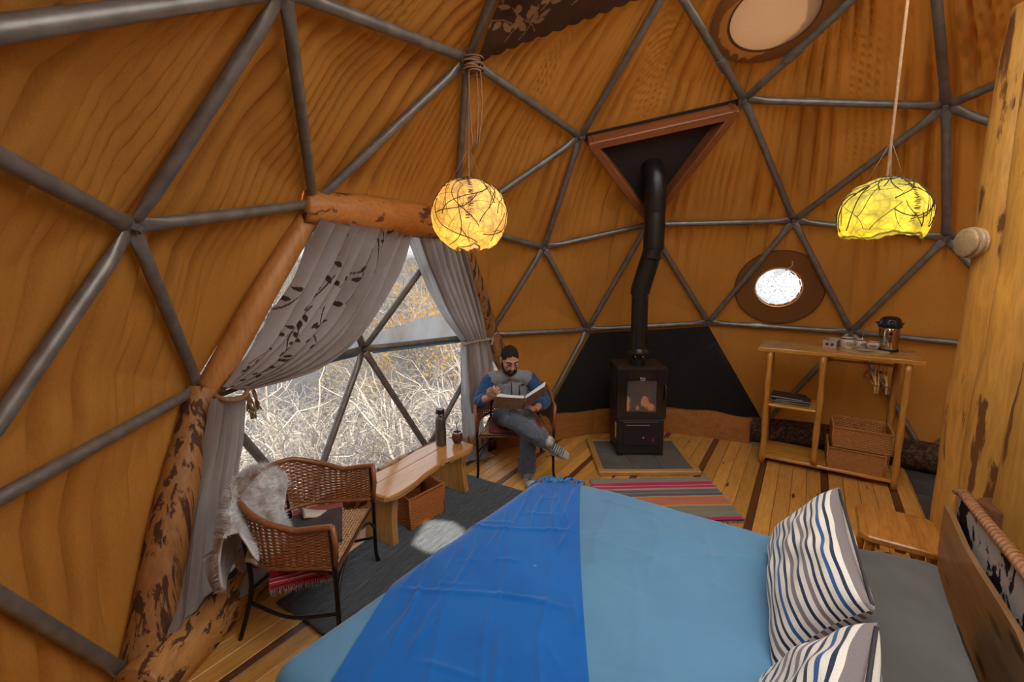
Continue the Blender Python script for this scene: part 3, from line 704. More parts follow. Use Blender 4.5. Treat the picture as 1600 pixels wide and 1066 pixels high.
# ================================================================== stool
st = thing('stool', 'low varnished wooden stool with rounded corners between bed and shelf unit', 'stool', (.95, .08, 0), RZ)
VARN = wood('varnished_wood', (.58, .245, .05), (.40, .14, .022), (.10, .03, .01), 0, .22, .7, .12, .5)
mb = MB(); G = np.zeros((29, 3, 3)); hx, hy_ = .205, .185
def rrect(hx, hy, r, n=7):
    out = []
    for cx, cy, a0 in ((hx - r, hy - r, 0), (-hx + r, hy - r, 90), (-hx + r, -hy + r, 180), (hx - r, -hy + r, 270)):
        for i in range(n): a = math.radians(a0 + 90 * i / (n - 1)); out.append((cx + r * math.cos(a), cy + r * math.sin(a)))
    return out
def slab(mb, outline, z0, z1, bev=.008, mi=0):
    n = len(outline); c = np.mean(np.array(outline), axis=0); rings = []
    for (k, z) in ((bev, z0), (0, z0 + bev), (0, z1 - bev), (bev, z1)):
        rings.append([(c[0] + (x - c[0]) * (1 - k / max(np.hypot(x - c[0], y - c[1]), 1e-6)), c[1] + (y - c[1]) * (1 - k / max(np.hypot(x - c[0], y - c[1]), 1e-6)), z) for x, y in outline])
    vs = [p for r in rings for p in r]; fs = [tuple(range(n))[::-1], tuple(3 * n + i for i in range(n))]
    for k in range(3):
        for i in range(n): j = (i + 1) % n; fs.append((k * n + i, k * n + j, (k + 1) * n + j, (k + 1) * n + i))
    mb.add(vs, fs, mi); return mb
slab(mb, rrect(.205, .19, .06), .385, .425).build('seat', VARN, st, auto=35)
for sx in (-1, 1):
    for sy in (-1, 1):
        mb = MB(); mb.tube([(sx * .145, sy * .13, .386), (sx * .175, sy * .16, .0)], [.024, .02], 12); mb.build('leg', VARN, st, auto=50)
mb = MB(); mb.box((0, 0, .36), (.30, .05, .04), bev=.006); mb.build('apron', VARN, st, smooth=False)
mb = MB(); mb.box((0, 0, .15), (.32, .035, .03), bev=.006); mb.build('stretcher', VARN, st, smooth=False)

# ================================================================== hearth, stove and flue
he = thing('hearth', 'grey tiled hearth with a wooden frame under the stove', 'hearth', (.672, 2.165, 0), math.radians(-21.5))
OAK = wood('hearth_oak', (.50, .27, .085), (.34, .165, .05), axis=0, rough=.5); OAKY = wood('hearth_oak_side', (.50, .27, .085), (.34, .165, .05), axis=1, rough=.5)
for y in (-.365, .365): mb = MB(); mb.box((0, y, .02), (.955, .06, .04), bev=.006); mb.build('frame_bar', OAK, he, smooth=False)
for x in (-.4475, .4475): mb = MB(); mb.box((x, 0, .02), (.06, .67, .04), bev=.006); mb.build('frame_bar', OAKY, he, smooth=False)
TILE = plain('hearth_tile', (.135, .12, .105), (.085, .078, .07), 6, .5, 0, .2, .4)
for i in range(3):
    for j in range(2): mb = MB(); mb.box((-.278 + .278 * i, -.167 + .334 * j, .015), (.275, .331, .03), bev=.002); mb.build('tile', TILE, he, smooth=False)

STV = plain('stove_enamel', (.018, .015, .014), (.026, .021, .019), 60, .42, .3, .08, .5)
stove = thing('wood_stove', 'black steel wood stove with a glass door and a tall flue pipe', 'stove', (.728, 2.312, .031), math.radians(-22))
mb = MB(); mb.box((0, .0, .2), (.46, .39, .36), bev=.008)
for x in (-.2, .2):
    for y in (-.16, .16): mb.box((x, y, .0125), (.06, .06, .024))
mb.build('pedestal', STV, stove, smooth=False)
mb = MB()   # firebox shell, open to the front
for c, d in (((-.232, .02, .64), (.024, .38, .52)), ((.232, .02, .64), (.024, .38, .52)), ((0, .20, .64), (.44, .02, .52)), ((0, .02, .39), (.44, .38, .02)), ((0, .02, .892), (.488, .40, .022))): mb.box(c, d, bev=.003)
mb.build('firebox', STV, stove, smooth=False)
mb = MB()
for c, d in (((-.195, -.19, .64), (.098, .022, .50)), ((.195, -.19, .64), (.098, .022, .50)), ((0, -.19, .835), (.292, .022, .11)), ((0, -.19, .425), (.292, .022, .07))): mb.box(c, d, bev=.003)
door = mb.build('door', plain('door_glass_black', (.012, .010, .010), (.02, .016, .016), 30, .12, .1, 0, .6), stove, smooth=False)
gm = NT('stove_glass'); tb = gm.node('ShaderNodeBsdfTransparent'); tb.inputs[0].default_value = (.62, .58, .56, 1); gg = gm.node('ShaderNodeBsdfGlossy'); gg.inputs['Roughness'].default_value = .08
mx = gm.node('ShaderNodeMixShader'); mx.inputs[0].default_value = .12; gm.link(tb.outputs[0], mx.inputs[1]); gm.link(gg.outputs[0], mx.inputs[2]); gd = gm.node('ShaderNodeBsdfDiffuse'); gd.inputs[0].default_value = (.16, .14, .14, 1); m9 = gm.node('ShaderNodeMixShader'); m9.inputs[0].default_value = .35; gm.link(mx.outputs[0], m9.inputs[1]); gm.link(gd.outputs[0], m9.inputs[2]); gm.link(m9.outputs[0], gm.out.inputs[0])  # diffuse grey mixed in to paint the pale reflection on the glass
mb = MB(); mb.box((0, -.186, .62), (.294, .005, .322)); mb.build('window_pane', gm.m, door, smooth=False)
mb = MB(); mb.tube([(.205, -.20, .58), (.222, -.225, .58), (.222, -.225, .74), (.205, -.20, .74)], .008, 8); mb.build('handle', plain('handle_steel', (.05, .045, .045), rough=.3, metal=.8), door)
mb = MB(); mb.box((0, -.203, .80), (.11, .006, .035), bev=.002); bdg = mb.build('badge', plain('badge_black', (.008, .008, .008), rough=.3), door, smooth=False)
def text_mesh(txt, size, name, mat, parent, loc, rot, ext=.0006):
    cu = bpy.data.curves.new(name, 'FONT'); cu.body = txt; cu.size = size; cu.align_x = 'CENTER'; cu.align_y = 'CENTER'; cu.extrude = ext; cu.resolution_u = 3
    t = bpy.data.objects.new(name, cu); COL.objects.link(t); dg = bpy.context.evaluated_depsgraph_get(); me = bpy.data.meshes.new_from_object(t.evaluated_get(dg))
    bpy.data.objects.remove(t); o = bpy.data.objects.new(name, me); COL.objects.link(o); me.materials.clear(); me.materials.append(mat); o.parent = parent; o.location = loc; o.rotation_euler = rot; return o
WHITE = plain('print_white', (.75, .73, .7), (.7, .68, .66)); INK = plain('print_ink', (.03, .03, .03), (.04, .035, .03))
text_mesh('Bosca', .022, 'lettering', WHITE, door, (0, -.2072, .808), (PI / 2, 0, 0)); text_mesh('Limit', .022, 'lettering', WHITE, door, (0, -.2072, .789), (PI / 2, 0, 0))
EMB = NT('ember'); EMB.base((.3, .06, .02)); EMB.b.inputs['Emission Color'].default_value = (1, .28, .10, 1); EMB.b.inputs['Emission Strength'].default_value = .55
FLM = NT('flame'); FLM.base((.8, .3, .08)); FLM.b.inputs['Emission Color'].default_value = (1, .45, .18, 1); FLM.b.inputs['Emission Strength'].default_value = .35
CHAR = plain('charred_log', (.10, .07, .06), (.03, .02, .018), 12, .9, 0, .4)
def firelog(nm, p, q, r, mat):
    mb = log([V3(*p), (V3(*p) + V3(*q)) / 2, V3(*q)], [r, r, r], 10, 12, .12, seed=p[0] * 9)
    return mb.build(nm, mat, stove)
firelog('burning_log', (-.12, -.10, .44), (-.06, .10, .47), .035, CHAR); firelog('burning_log', (.03, .05, .43), (.13, -.12, .455), .04, CHAR); firelog('burning_log', (-.09, .02, .44), (.10, .06, .45), .03, CHAR)
def blob(c, r, sc=(1, 1, 1), n=12, ns=.0, seed=0):
    mb = MB(); mb.lathe([(r * math.sin(PI * i / n), -r * math.cos(PI * i / n)) for i in range(n + 1)], (0, 0, 0), 16, cap0=False, cap1=False)
    mb.v = [tuple((np.array(p) * sc) * (1 + ns * mnoise.noise(Vector(p) * (2 / r) + Vector((seed, 0, 0)))) + np.array(c)) for p in mb.v]; return mb
blob((-.125, -.13, .485), .03, (.8, .5, 1.25), ns=.2).build('ember', EMB.m, stove); blob((.11, -.13, .487), .037, (.95, .5, .95), ns=.2, seed=4).build('ember', EMB.m, stove)
blob((.06, -.09, .53), .036, (1.1, .5, 1.5), ns=.4, seed=2).build('flame', FLM.m, stove); blob((-.02, -.12, .475), .018, (1, .5, 1.2), ns=.4, seed=6).build('flame', FLM.m, stove); blob((-.11, -.08, .54), .022, (1, .5, 2), ns=.4, seed=8).build('flame', FLM.m, stove)
mb = MB(); mb.box((0, -.198, .235), (.36, .012, .245), bev=.004); dr = mb.build('ash_drawer', STV, stove, smooth=False)
mb = MB(); mb.box((-.03, -.206, .325), (.23, .006, .007)); mb.build('slot_line', plain('red_slot', (.5, .09, .03), (.6, .12, .04)), dr, smooth=False)  # plain red line across the ash drawer front
mb = MB(); mb.lathe([(.016, 0), (.016, .012), (.012, .018)], (0.02, -.204, .20), 16, rot=Matrix.Rotation(PI / 2, 3, 'X')); mb.build('knob', plain('chrome', (.7, .7, .7), rough=.15, metal=1), dr, auto=40)
for z in (.185, .162): mb = MB(); mb.lathe([(.008, 0), (.008, .006)], (.12, -.204, z), 12, rot=Matrix.Rotation(PI / 2, 3, 'X')); mb.build('button', plain('red_button', (.5, .05, .02)), dr, auto=40)
for z in (.187, .166): mb = MB(); mb.lathe([(.007, 0), (.007, .006)], (.07, -.204, z), 12, rot=Matrix.Rotation(PI / 2, 3, 'X')); mb.build('button', plain('grey_button', (.06, .05, .05)), dr, auto=40)
mb = MB(); mb.box((-.2315, -.10, .22), (.003, .05, .12)); mb.build('warning_label', plain('yellow_label', (.62, .50, .02), (.55, .45, .02)), stove, smooth=False, label='yellow warning label')
mb = MB(); mb.box((-.2315, -.10, .30), (.003, .05, .035)); mb.build('warning_label', WHITE, stove, smooth=False, label='white strip of the warning label')
PIPE = plain('flue_black', (.016, .014, .013), (.024, .02, .018), 25, .32, .4, .05, .5)
fp = MB(); fp.lathe([(.075, .90), (.075, .96)], (0, 0, 0), 24); fp.build('flue_collar', PIPE, stove, auto=40)
for a in range(4):
    mb = MB(); mb.tube([(.055 * math.cos(a * PI / 2 + .8), .055 * math.sin(a * PI / 2 + .8), .955), (.055 * math.cos(a * PI / 2 + .8), .055 * math.sin(a * PI / 2 + .8), 1.02)], .009, 8); mb.build('spacer_rod', plain('chrome', (.7, .7, .7), rough=.15, metal=1), stove)
mb = MB(); mb.lathe([(.10, 1.005), (.112, 1.015), (.112, 1.03), (.092, 1.05), (.084, 1.07)], (0, 0, 0), 28, cap0=True, cap1=False); mb.build('flue_flange', PIPE, stove, auto=40)
c_, s__ = math.cos(math.radians(22)), math.sin(math.radians(22))
def tl(x, y, z): dx, dy = x - .728, y - 2.312; return (dx * c_ - dy * s__, dx * s__ + dy * c_, z - .031)
lo = tl(.728, 2.312, 1.0)
for nm, pts, r in (('flue_pipe', [(.728, 2.312, 1.07), (.728, 2.312, 1.66)], .081), ('flue_bend', [(.728, 2.312, 1.65), (.734, 2.305, 1.72), (.80, 2.24, 2.05), (.806, 2.232, 2.10)], .094), ('flue_pipe', [(.806, 2.232, 2.09), (.795, 2.215, 2.45)], .098), ('flue_pipe', [(.795, 2.215, 2.44), (.77, 2.19, 2.72), (.765, 2.26, 2.86), (.77, 2.40, 3.02)], .102)):
    mb = MB(); P = cat_rom([tl(*p) for p in pts], 12) if len(pts) > 2 else np.array([tl(*p) for p in pts]); mb.tube(P, r, 28); mb.build(nm, PIPE, stove, auto=50)
for (x, y, z, r) in ((.728, 2.312, 1.655, .086), (.728, 2.312, 1.60, .083), (.806, 2.232, 2.095, .102), (.79, 2.225, 2.0, .098), (.795, 2.215, 2.45, .104)):
    p = tl(x, y, z); mb = MB(); mb.lathe([(r - .004, -.006), (r, -.003), (r, .003), (r - .004, .006)], p, 28); mb.build('pipe_seam', PIPE, stove, auto=40)

so = thing('wall_socket', 'white wall socket on the skirting right of the stove', 'socket', (1.19, 2.652, .20), math.radians(-16))
CREAM = plain('cream_plastic', (.62, .52, .40), (.58, .48, .37), 8, .4)
mb = MB(); mb.box((0, -.008, 0), (.085, .018, .125), bev=.004); mb.build('plate', CREAM, so, smooth=False)
mb = MB(); mb.lathe([(.016, 0), (.014, .03)], (.0, -.016, -.01), 12, rot=Matrix.Rotation(PI / 2, 3, 'X')); mb.build('plug', CREAM, so, auto=40)
cbl = thing('power_cable', 'thin white cable with a plug running from the wall socket to the stove', 'cable', (1.19, 2.60, .15))
mb = MB(); mb.tube(cat_rom([(0, 0, .03), (.0, -.03, -.02), (-.06, -.03, -.09), (-.12, -.06, -.115), (-.22, -.10, -.115)], 22), .006, 7); mb.build('cord', CREAM, cbl)
mb = MB(); mb.box((-.085, -.04, -.112), (.05, .03, .035), bev=.005); mb.build('plug', CREAM, cbl, smooth=False)

# ================================================================== rugs
m = NT('striped_rug_wool'); uv = m.node('ShaderNodeUVMap'); sp = m.node('ShaderNodeSeparateXYZ'); m.link(uv.outputs[0], sp.inputs[0])
gg_, pk, cr, gy, og, lv, dg_ = (.20, .22, .15), (.52, .012, .10), (.50, .38, .25), (.13, .145, .15), (.62, .15, .012), (.35, .17, .22), (.07, .09, .10)
stops = [(0, gg_), (.10, gg_), (.115, (.35, .2, .18)), (.14, pk), (.19, pk), (.205, cr), (.22, pk), (.275, pk), (.29, cr), (.32, gy), (.37, dg_), (.385, og), (.40, gy), (.46, dg_), (.475, cr), (.49, og), (.55, og), (.56, lv), (.60, lv), (.61, og), (.66, og), (.685, cr), (.71, gg_), (.79, gg_), (.80, (.4, .1, .05)), (.81, gg_), (.93, gg_)]
stops = stops + [(.945, pk), (.985, pk), (1, (.1, .02, .03))]
col = m.ramp(sp.outputs[1], stops); fn_ = m.noise(m.coords((1, 6, 1)), 90, 3); col = m.mix(.5, col, m.ramp(fn_, [(.3, .6), (.65, 1.05)]), 'MULTIPLY'); m.base(col); m.set(.95, 0, .1, .2); m.bump(fn_, .5, .004)
rg = thing('striped_rug', 'woven rug with pink, orange and grey stripes in front of the hearth', 'rug', (.974, 1.563, 0), math.radians(-19.5))
u_, v_ = np.meshgrid(np.linspace(-1.08, 0, 60), np.linspace(0, -.67, 90), indexing='ij')
Z = .010 + .004 * np.maximum(0, wob(u_ * 7, v_ * 9, 61)) + .003 * np.sin(v_ * 60) * (np.abs(u_) < .9)
mb = MB(); mb.grid(np.stack([u_ + .02 * v_, v_, Z], -1)[:, ::1], thick=.008); mb.build('rug_weave', m.m, rg)
mb = MB()
for i in range(56): x = -1.07 + i * .0193; mb.tube([(x - .013, -.668, .008), (x - .012 + rr.uniform(-.006, .006), -.692, .004)], .004, 5)
mb.build('tassel_edge', plain('rug_cord', (.35, .3, .25), (.08, .03, .04), 90), rg, kind='stuff')

m = NT('charcoal_rug'); nz = m.noise(m.coords((3, 42, 3)), 3.2, 5, .65); n2 = m.noise(m.coords((25, 140, 3)), 2, 3)
m.base(m.mix(.5, m.ramp(nz, [(.3, (.030, .035, .042)), (.6, (.075, .083, .095)), (.75, (.15, .16, .175))]), m.ramp(n2, [(.3, .5), (.65, 1.1)]), 'MULTIPLY')); m.set(.95, 0, .1, .15); m.bump(n2, .8, .01)
dr_ = thing('charcoal_rug', 'charcoal grey ribbed rug under the low table and wicker armchair', 'rug', (-2.50, 1.325, 0), math.radians(38.6))
u_, v_ = np.meshgrid(np.linspace(0, 1.80, 150), np.linspace(0, -1.0, 110), indexing='ij')
Z = .013 + .0035 * np.sin(v_ * 2 * PI / .022 + 1.5 * wob(u_ * 8, v_ * 6, 71)) + .003 * wob(u_ * 30, v_ * 50, 73)
mb = MB(); mb.grid(np.stack([u_ + .03 * wob(v_ * 4, u_ * 0, 75), v_ + .012 * wob(u_ * 3, v_ * 0, 77), Z], -1)[::1], thick=.011); mb.build('rug_weave', m.m, dr_)
mb = MB(); mb.tube([(.0 + .03 * wob(np.array(v), 0 * np.array(v), 75), v, .012) for v in np.linspace(0, -1.0, 30)], .012, 8); mb.build('bound_edge', m.m, dr_); mb = MB(); mb.tube([(1.80, v, .012) for v in np.linspace(0, -1.0, 30)], .012, 8); mb.build('bound_edge', m.m, dr_)
# ================================================================== cushions on the bed
cushion('cushion', 'big striped cushion with a dented top standing on the bed against the grey pillow', (1.38, -.40, .765), (0, math.radians(-54), math.radians(4)), .42, .84, .19, 3)
cushion('cushion', 'striped cushion leaning in front of the bigger striped cushion at the bottom edge', (1.36, -1.22, .765), (0, math.radians(-56), math.radians(-9)), .42, .74, .19, 7)

# ================================================================== shelf unit and what stands on it
SHX, SHY, SRZ = 1.719, 1.625, math.radians(-53.7)
sh = thing('shelf_unit', 'open wooden shelf unit of peeled poles and boards with a hanging rail', 'shelf unit', (SHX, SHY, 0), SRZ)
HONEY = wood('honey_board', (.66, .32, .05), (.50, .21, .03), (.12, .04, .01), 0, .25, .6, .10, .45)
POLE = wood('honey_pole', (.56, .26, .05), (.40, .155, .024), axis=2, rough=.3, grain=.8, coat=.3)
def sl(x, y, z): c, s = math.cos(SRZ), math.sin(SRZ); return (SHX + c * x - s * y, SHY + s * x + c * y, z)
def board(x0, x1, y0, y1, z0, z1, nm='shelf_board', wav=0, mat=None):
    n = 16; out = [(lerp(x0, x1, i / n), y0 + wav * math.sin(i * 1.3 + z0 * 9)) for i in range(n + 1)] + [(lerp(x1, x0, i / n), y1) for i in range(n + 1)]
    mb = MB(); slab(mb, out, z0, z1, .006); return mb.build(nm, mat or HONEY, sh, auto=35)
board(-.10, 1.10, -.03, .46, 1.115, 1.152, 'top_board', .008)
board(.0, .43, .0, .40, .575, .598); board(-.01, 1.0, -.01, .42, .055, .083, wav=.004)
for x, y, z0, z1 in ((0, 0, 0, 1.115), (1.0, 0, 0, 1.115), (.0, .40, 0, 1.115), (.985, .40, 0, 1.115), (.42, .0, .083, 1.115)):
    n = 14; mb = MB(); P = [(x + .0022 * math.sin(i * .6 + x * 7), y + .0022 * math.sin(i * .5 + y * 9), lerp(z0, z1, i / n)) for i in range(n + 1)]
    mb.tube(P, [.026 + .003 * math.sin(i * 1.4 + x * 5) for i in range(n + 1)], 14); mb.build('pole', POLE, sh)
mb = MB(); mb.tube([(.44, .16, 1.055), (.98, .16, 1.055)], .011, 10); mb.build('hanging_rail', POLE, sh)
for x in (.455, .965): mb = MB(); mb.box((x, .16, 1.08), (.025, .05, .075), bev=.006); mb.build('rail_bracket', HONEY, sh, smooth=False)
HW = wood('hanger_wood', (.60, .36, .14), (.46, .25, .08), axis=1, rough=.35)
STEEL = plain('bright_steel', (.62, .6, .57), (.5, .48, .46), 10, .22, 1)
hp = None
for i in range(5):
    lab = ['leftmost', 'second from the left', 'middle', 'second from the right', 'rightmost'][i] + ' of the five wooden clothes hangers hanging on the shelf rail'
    p = sl(.775 + .028 * i, .16, 1.055)
    if hp is None:
        hp = thing('clothes_hanger', lab, 'hanger', p, SRZ + .12, 'clothes hangers on the rail')
        mb = MB(); mb.tube([(0, .018 * math.cos(a), .018 * math.sin(a) - .006) for a in np.linspace(-.6, PI + .2, 12)] + [(0, -.012, -.03), (0, 0, -.045), (0, 0, -.07)], .0025, 6); mb.build('hook', STEEL, hp)
        mb = MB(); mb.tube(cat_rom([(0, -.19, -.15), (0, -.10, -.095), (0, 0, -.068), (0, .10, -.095), (0, .19, -.15)], 15), .010, 8, flat=[(.7, 1.3)] * 15, ref=(0, 0, 1)); mb.build('shoulder_bar', HW, hp)
        mb = MB(); mb.tube([(0, -.185, -.15), (0, .185, -.15)], .006, 8); mb.build('trouser_bar', HW, hp)
        mb = MB(); mb.box((0, -.17, -.185), (.012, .03, .07), bev=.003); mb.box((0, .17, -.185), (.012, .03, .07), bev=.003); mb.build('clip', HW, hp, kind='stuff')
    else: c = copy_tree(hp, None, lab); c.location = p; c.rotation_euler = (0, 0, SRZ + rnd.uniform(-.12, .2))

# woven baskets: walls, rims and floor each a part
def wicker_mat(name, c, c2, scale=130, st=(1, 1, 1)):
    m = NT(name); v = m.coords(st); w1 = m.node('ShaderNodeTexWave'); w1.wave_type = 'BANDS'; w1.bands_direction = 'Z'; w1.inputs['Scale'].default_value = scale * .28
    w1.inputs['Distortion'].default_value = 1.5; w1.inputs['Detail Scale'].default_value = 4; m.link(v, w1.inputs[0])
    n = m.noise(v, 60, 3); col = m.mix(.55, m.ramp(n, [(.3, c), (.7, c2)]), m.ramp(w1.outputs['Fac'], [(.1, .35), (.6, 1.1)]), 'MULTIPLY'); m.base(col); m.set(.55, 0, .3, 0); m.bump(w1.outputs['Fac'], .5, .004); return m.m
WICK = wicker_mat('basket_wicker', (.56, .24, .058), (.38, .145, .03)); WICKR = wicker_mat('basket_wicker_red', (.52, .17, .035), (.36, .10, .018))
def basket(name, label, loc, rz, lx, ly, h, mat, rim=.010, ribs='h', taper=1.0):
    o = thing(name, label, 'basket', loc, rz); rc = random.Random(int(lx * 1000))
    for (ax, sgn, L) in (('x', -1, ly), ('x', 1, ly), ('y', -1, lx), ('y', 1, lx)):
        n, nr = 40, int(h / .011) * 2 + 1; G = np.zeros((n, nr, 3)); D = (lx if ax == 'x' else ly) / 2
        for i in range(n):
            for j in range(nr):
                a = lerp(-L / 2, L / 2, i / (n - 1)); z = h * j / (nr - 1); k = lerp(taper, 1, j / (nr - 1))
                wv = .005 * (1 if (j % 2) else -1) * math.sin(i * PI / 2 + (j // 2) * PI) if ribs == 'h' else .005 * (1 if i % 2 else -1)
                d = sgn * (D * k + wv); G[i, j] = (d, a * k, z) if ax == 'x' else (a * k, d, z)
        mb = MB(); mb.grid(G if (ax == 'y') == (sgn < 0) else G[::-1], thick=.009); mb.build('side_wall', mat, o)
    mb = MB(); mb.box((0, 0, .006), (lx * taper, ly * taper, .012)); mb.build('base', mat, o, smooth=False)
    R_ = [(-lx / 2, -ly / 2), (lx / 2, -ly / 2), (lx / 2, ly / 2), (-lx / 2, ly / 2)]
    for i in range(4):
        a, b = R_[i], R_[(i + 1) % 4]; n = 60; mb = MB(); d = nrm(V3(b[0] - a[0], b[1] - a[1], 0)); pr = V3(-d[1], d[0], 0); L = math.dist(a, b)
        for ph in (0, PI):
            mb.tube([V3(a[0], a[1], h) + d * (L * t / n) + pr * (.005 * math.cos(t * 1.1 + ph)) + V3(0, 0, .005 * math.sin(t * 1.1 + ph)) for t in range(n + 1)], rim * .62, 5)
        mb.build('rim', mat, o, kind='stuff')
        mb = MB(); mb.tube([(a[0] * taper, a[1] * taper, 0.003), (a[0], a[1], h)], rim * .8, 8); mb.build('corner_post', mat, o)
    return o
q = sl(.725, .19, .084); basket('wicker_basket', 'lower of the two stacked brown wicker baskets on the bottom shelf', q, SRZ, .41, .34, .185, WICK, ribs='v')
q = sl(.76, .225, .276); basket('wicker_basket', 'upper open wicker basket resting on the other basket in the shelf unit', q, SRZ, .43, .36, .185, WICK)
FOLD = [plain('black_folder', (.014, .012, .012), (.02, .017, .017), 30, .5), plain('grey_paper', (.40, .36, .31), (.5, .46, .4), 60, .8)]
for i, (x, y, z, w_, d_, t, r) in enumerate(((.19, .20, .599, .30, .23, .010, .1), (.20, .20, .611, .31, .24, .012, -.05), (.20, .21, .625, .29, .22, .012, .12), (.17, .22, .639, .28, .21, .014, -.1))):
    o = thing('folder', ['thin black folder lying at the bottom of the pile on the middle shelf', 'black folder with pale pages, second from the bottom of the shelf pile', 'black folder second from the top of the shelf pile', 'black folder lying on top of the pile on the middle shelf'][i], 'folder', sl(x, y, z), SRZ + r, 'black folders on the middle shelf')
    for zz in (.001, t - .001): mb = MB(); mb.box((0, 0, zz), (w_, d_, .002)); mb.build('cover', FOLD[0], o, smooth=False)
    mb = MB(); mb.box((0, d_ / 2 - .001, t / 2), (w_, .002, t - .002)); mb.build('spine', FOLD[0], o, smooth=False)
    mb = MB(); mb.box((0, -.004, t / 2), (w_ - .012, d_ - .014, t - .005)); mb.build('pages', FOLD[1], o, smooth=False)
ZT = 1.1525
bx = thing('tea_box', 'small pale cardboard box with dark round holes, left of the cups', 'box', sl(.49, .33, ZT), SRZ - .25)
CARD = plain('card', (.42, .33, .27), (.37, .29, .23), 20, .8)
mb = MB()
for c, d in (((0, -.105, .036), (.105, .004, .072)), ((0, .105, .036), (.105, .004, .072)), ((-.0505, 0, .036), (.004, .206, .072)), ((.0505, 0, .036), (.004, .206, .072)), ((0, 0, .002), (.10, .206, .004))): mb.box(c, d)
mb.build('carton', CARD, bx, smooth=False)
for (x, y, a) in ((-.02, -.1075, 0), (.02, -.1075, 0), (-.053, -.045, 1), (-.053, .0, 1)):
    mb = MB(); mb.lathe([(.014, 0), (.014, .001)], (x, y, .036), 14, rot=Matrix.Rotation(PI / 2, 3, 'X') if a == 0 else Matrix.Rotation(-PI / 2, 3, 'Y')); mb.build('hole', INK, bx, smooth=False)
mt = thing('woven_placemat', 'round straw placemat under the cups on the shelf top', 'placemat', sl(.715, .235, ZT))
STRAW = wicker_mat('straw', (.60, .42, .21), (.44, .29, .13), 300)
mb = MB(); mb.lathe([(.0, .0)] + [(.19 * i / 40, .004 + .0022 * (i % 2)) for i in range(1, 40)] + [(.19, .003), (.188, 0)], (0, 0, 0), 40, cap0=False); mb.build('coil', STRAW, mt)
POT = plain('stoneware', (.58, .48, .38), (.52, .42, .33), 25, .45); GLAZE = plain('brown_glaze', (.16, .07, .035), (.10, .04, .02), 10, .3)
def cup(name, label, loc, prof, handle=True, band=None, rz=0, cat='cup', lines=True):
    o = thing(name, label, cat, loc, rz); h = prof[-1][1]; r = prof[-1][0]
    mb = MB(); mb.lathe(prof + [(r - .004, h + .001), (r - .008, h - .004), (r - .010, h * .4), (0.004, .010)], (0, 0, 0), 26, cap1=True); mb.build('bowl', POT, o)
    mb = MB(); mb.lathe([(r + .0006, h - .010), (r + .0012, h), (r - .004, h + .0022), (r - .009, h - .012)], (0, 0, 0), 26, cap0=False, cap1=False); mb.build('glazed_rim', GLAZE, o)
    if handle: mb = MB(); mb.tube([(r * .9 + .034 * math.sin(a), 0, h * .5 - .032 * math.cos(a)) for a in np.linspace(.1, PI - .1, 12)], .0055, 8); mb.build('handle', POT, o)
    if lines:
        R_ = max(p[0] for p in prof)
        for z, a0, a1 in ((h * .62, -.5, .45), (h * .5, -.7, .6), (h * .38, -.4, .5)):
            mb = MB(); n = 12; G = np.zeros((n, 2, 3))
            for i in range(n):
                a = -PI / 2 + lerp(a0, a1, i / (n - 1)); rr_ = np.interp(z, [p[1] for p in prof], [p[0] for p in prof]) + .0008
                G[i, 0] = (rr_ * math.cos(a), rr_ * math.sin(a), z - .0022); G[i, 1] = (rr_ * math.cos(a), rr_ * math.sin(a), z + .0022 + .001 * (i % 3))
            mb.grid(G); mb.build('print_line', INK, o)
    return o
cz = ZT + .0065
cup('cup', 'tall stoneware mug with printed lines, leftmost and nearest of the cups', sl(.595, .225, cz), [(.042, 0), (.047, .006), (.050, .05), (.054, .105)], rz=SRZ + .3)
cup('cup', 'rounded stoneware cup with dark rim between the tall mug and the sugar bowl', sl(.70, .36, ZT), [(.034, 0), (.044, .01), (.052, .045), (.049, .085)], rz=SRZ + .6)
cup('sugar_bowl', 'small round pale bowl beside the steel air pot', sl(.79, .33, cz), [(.03, 0), (.044, .015), (.05, .04), (.043, .068)], handle=False, lines=True, rz=SRZ, cat='bowl')
sc_ = thing('saucer', 'small pale saucer lying on the straw placemat in front of the cups', 'saucer', sl(.725, .215, cz))
mb = MB(); mb.lathe([(.03, 0), (.066, .008), (.068, .011), (.03, .005), (.001, .004)], (0, 0, 0), 26); mb.build('dish', POT, sc_)
sp_ = thing('teaspoon', 'steel teaspoon standing in the rounded cup', 'spoon', sl(.715, .37, ZT + .012))
mb = MB(); mb.tube([(0, 0, 0), (.015, .01, .07), (.03, .016, .115)], .0028, 6); mb.build('handle', STEEL, sp_)
blob((.031, .0165, .118), .008, (1, .6, 1.1)).build('handle_tip', STEEL, sp_); blob((0, 0, .002), .009, (1, 1, .5)).build('spoon_bowl', STEEL, sp_)
ap = thing('air_pot', 'tall steel air pot with black domed pump lid on the shelf unit', 'thermos', sl(.90, .36, ZT), SRZ)
CHR = plain('polished_steel', (.55, .50, .45), (.48, .44, .4), 6, .13, 1)
mb = MB(); mb.lathe([(.074, .018), (.076, .024), (.076, .205), (.073, .212)], (0, 0, 0), 32); mb.build('body', CHR, ap, auto=40)
BLK = plain('black_plastic', (.012, .012, .012), (.018, .017, .016), 20, .3)
mb = MB(); mb.lathe([(.078, 0), (.08, .006), (.078, .02)], (0, 0, 0), 32); mb.build('base_ring', BLK, ap, auto=40)
mb = MB(); mb.lathe([(.079, .21), (.088, .222), (.088, .245), (.080, .262), (.074, .285), (.055, .305), (.03, .312), (.001, .313)], (0, 0, 0), 32); mb.build('lid', BLK, ap, auto=50)
mb = MB(); mb.tube([(-.0, -.06, .262), (-.0, -.10, .258), (0, -.112, .24)], [.022, .018, .014], 12); mb.build('spout', BLK, ap)
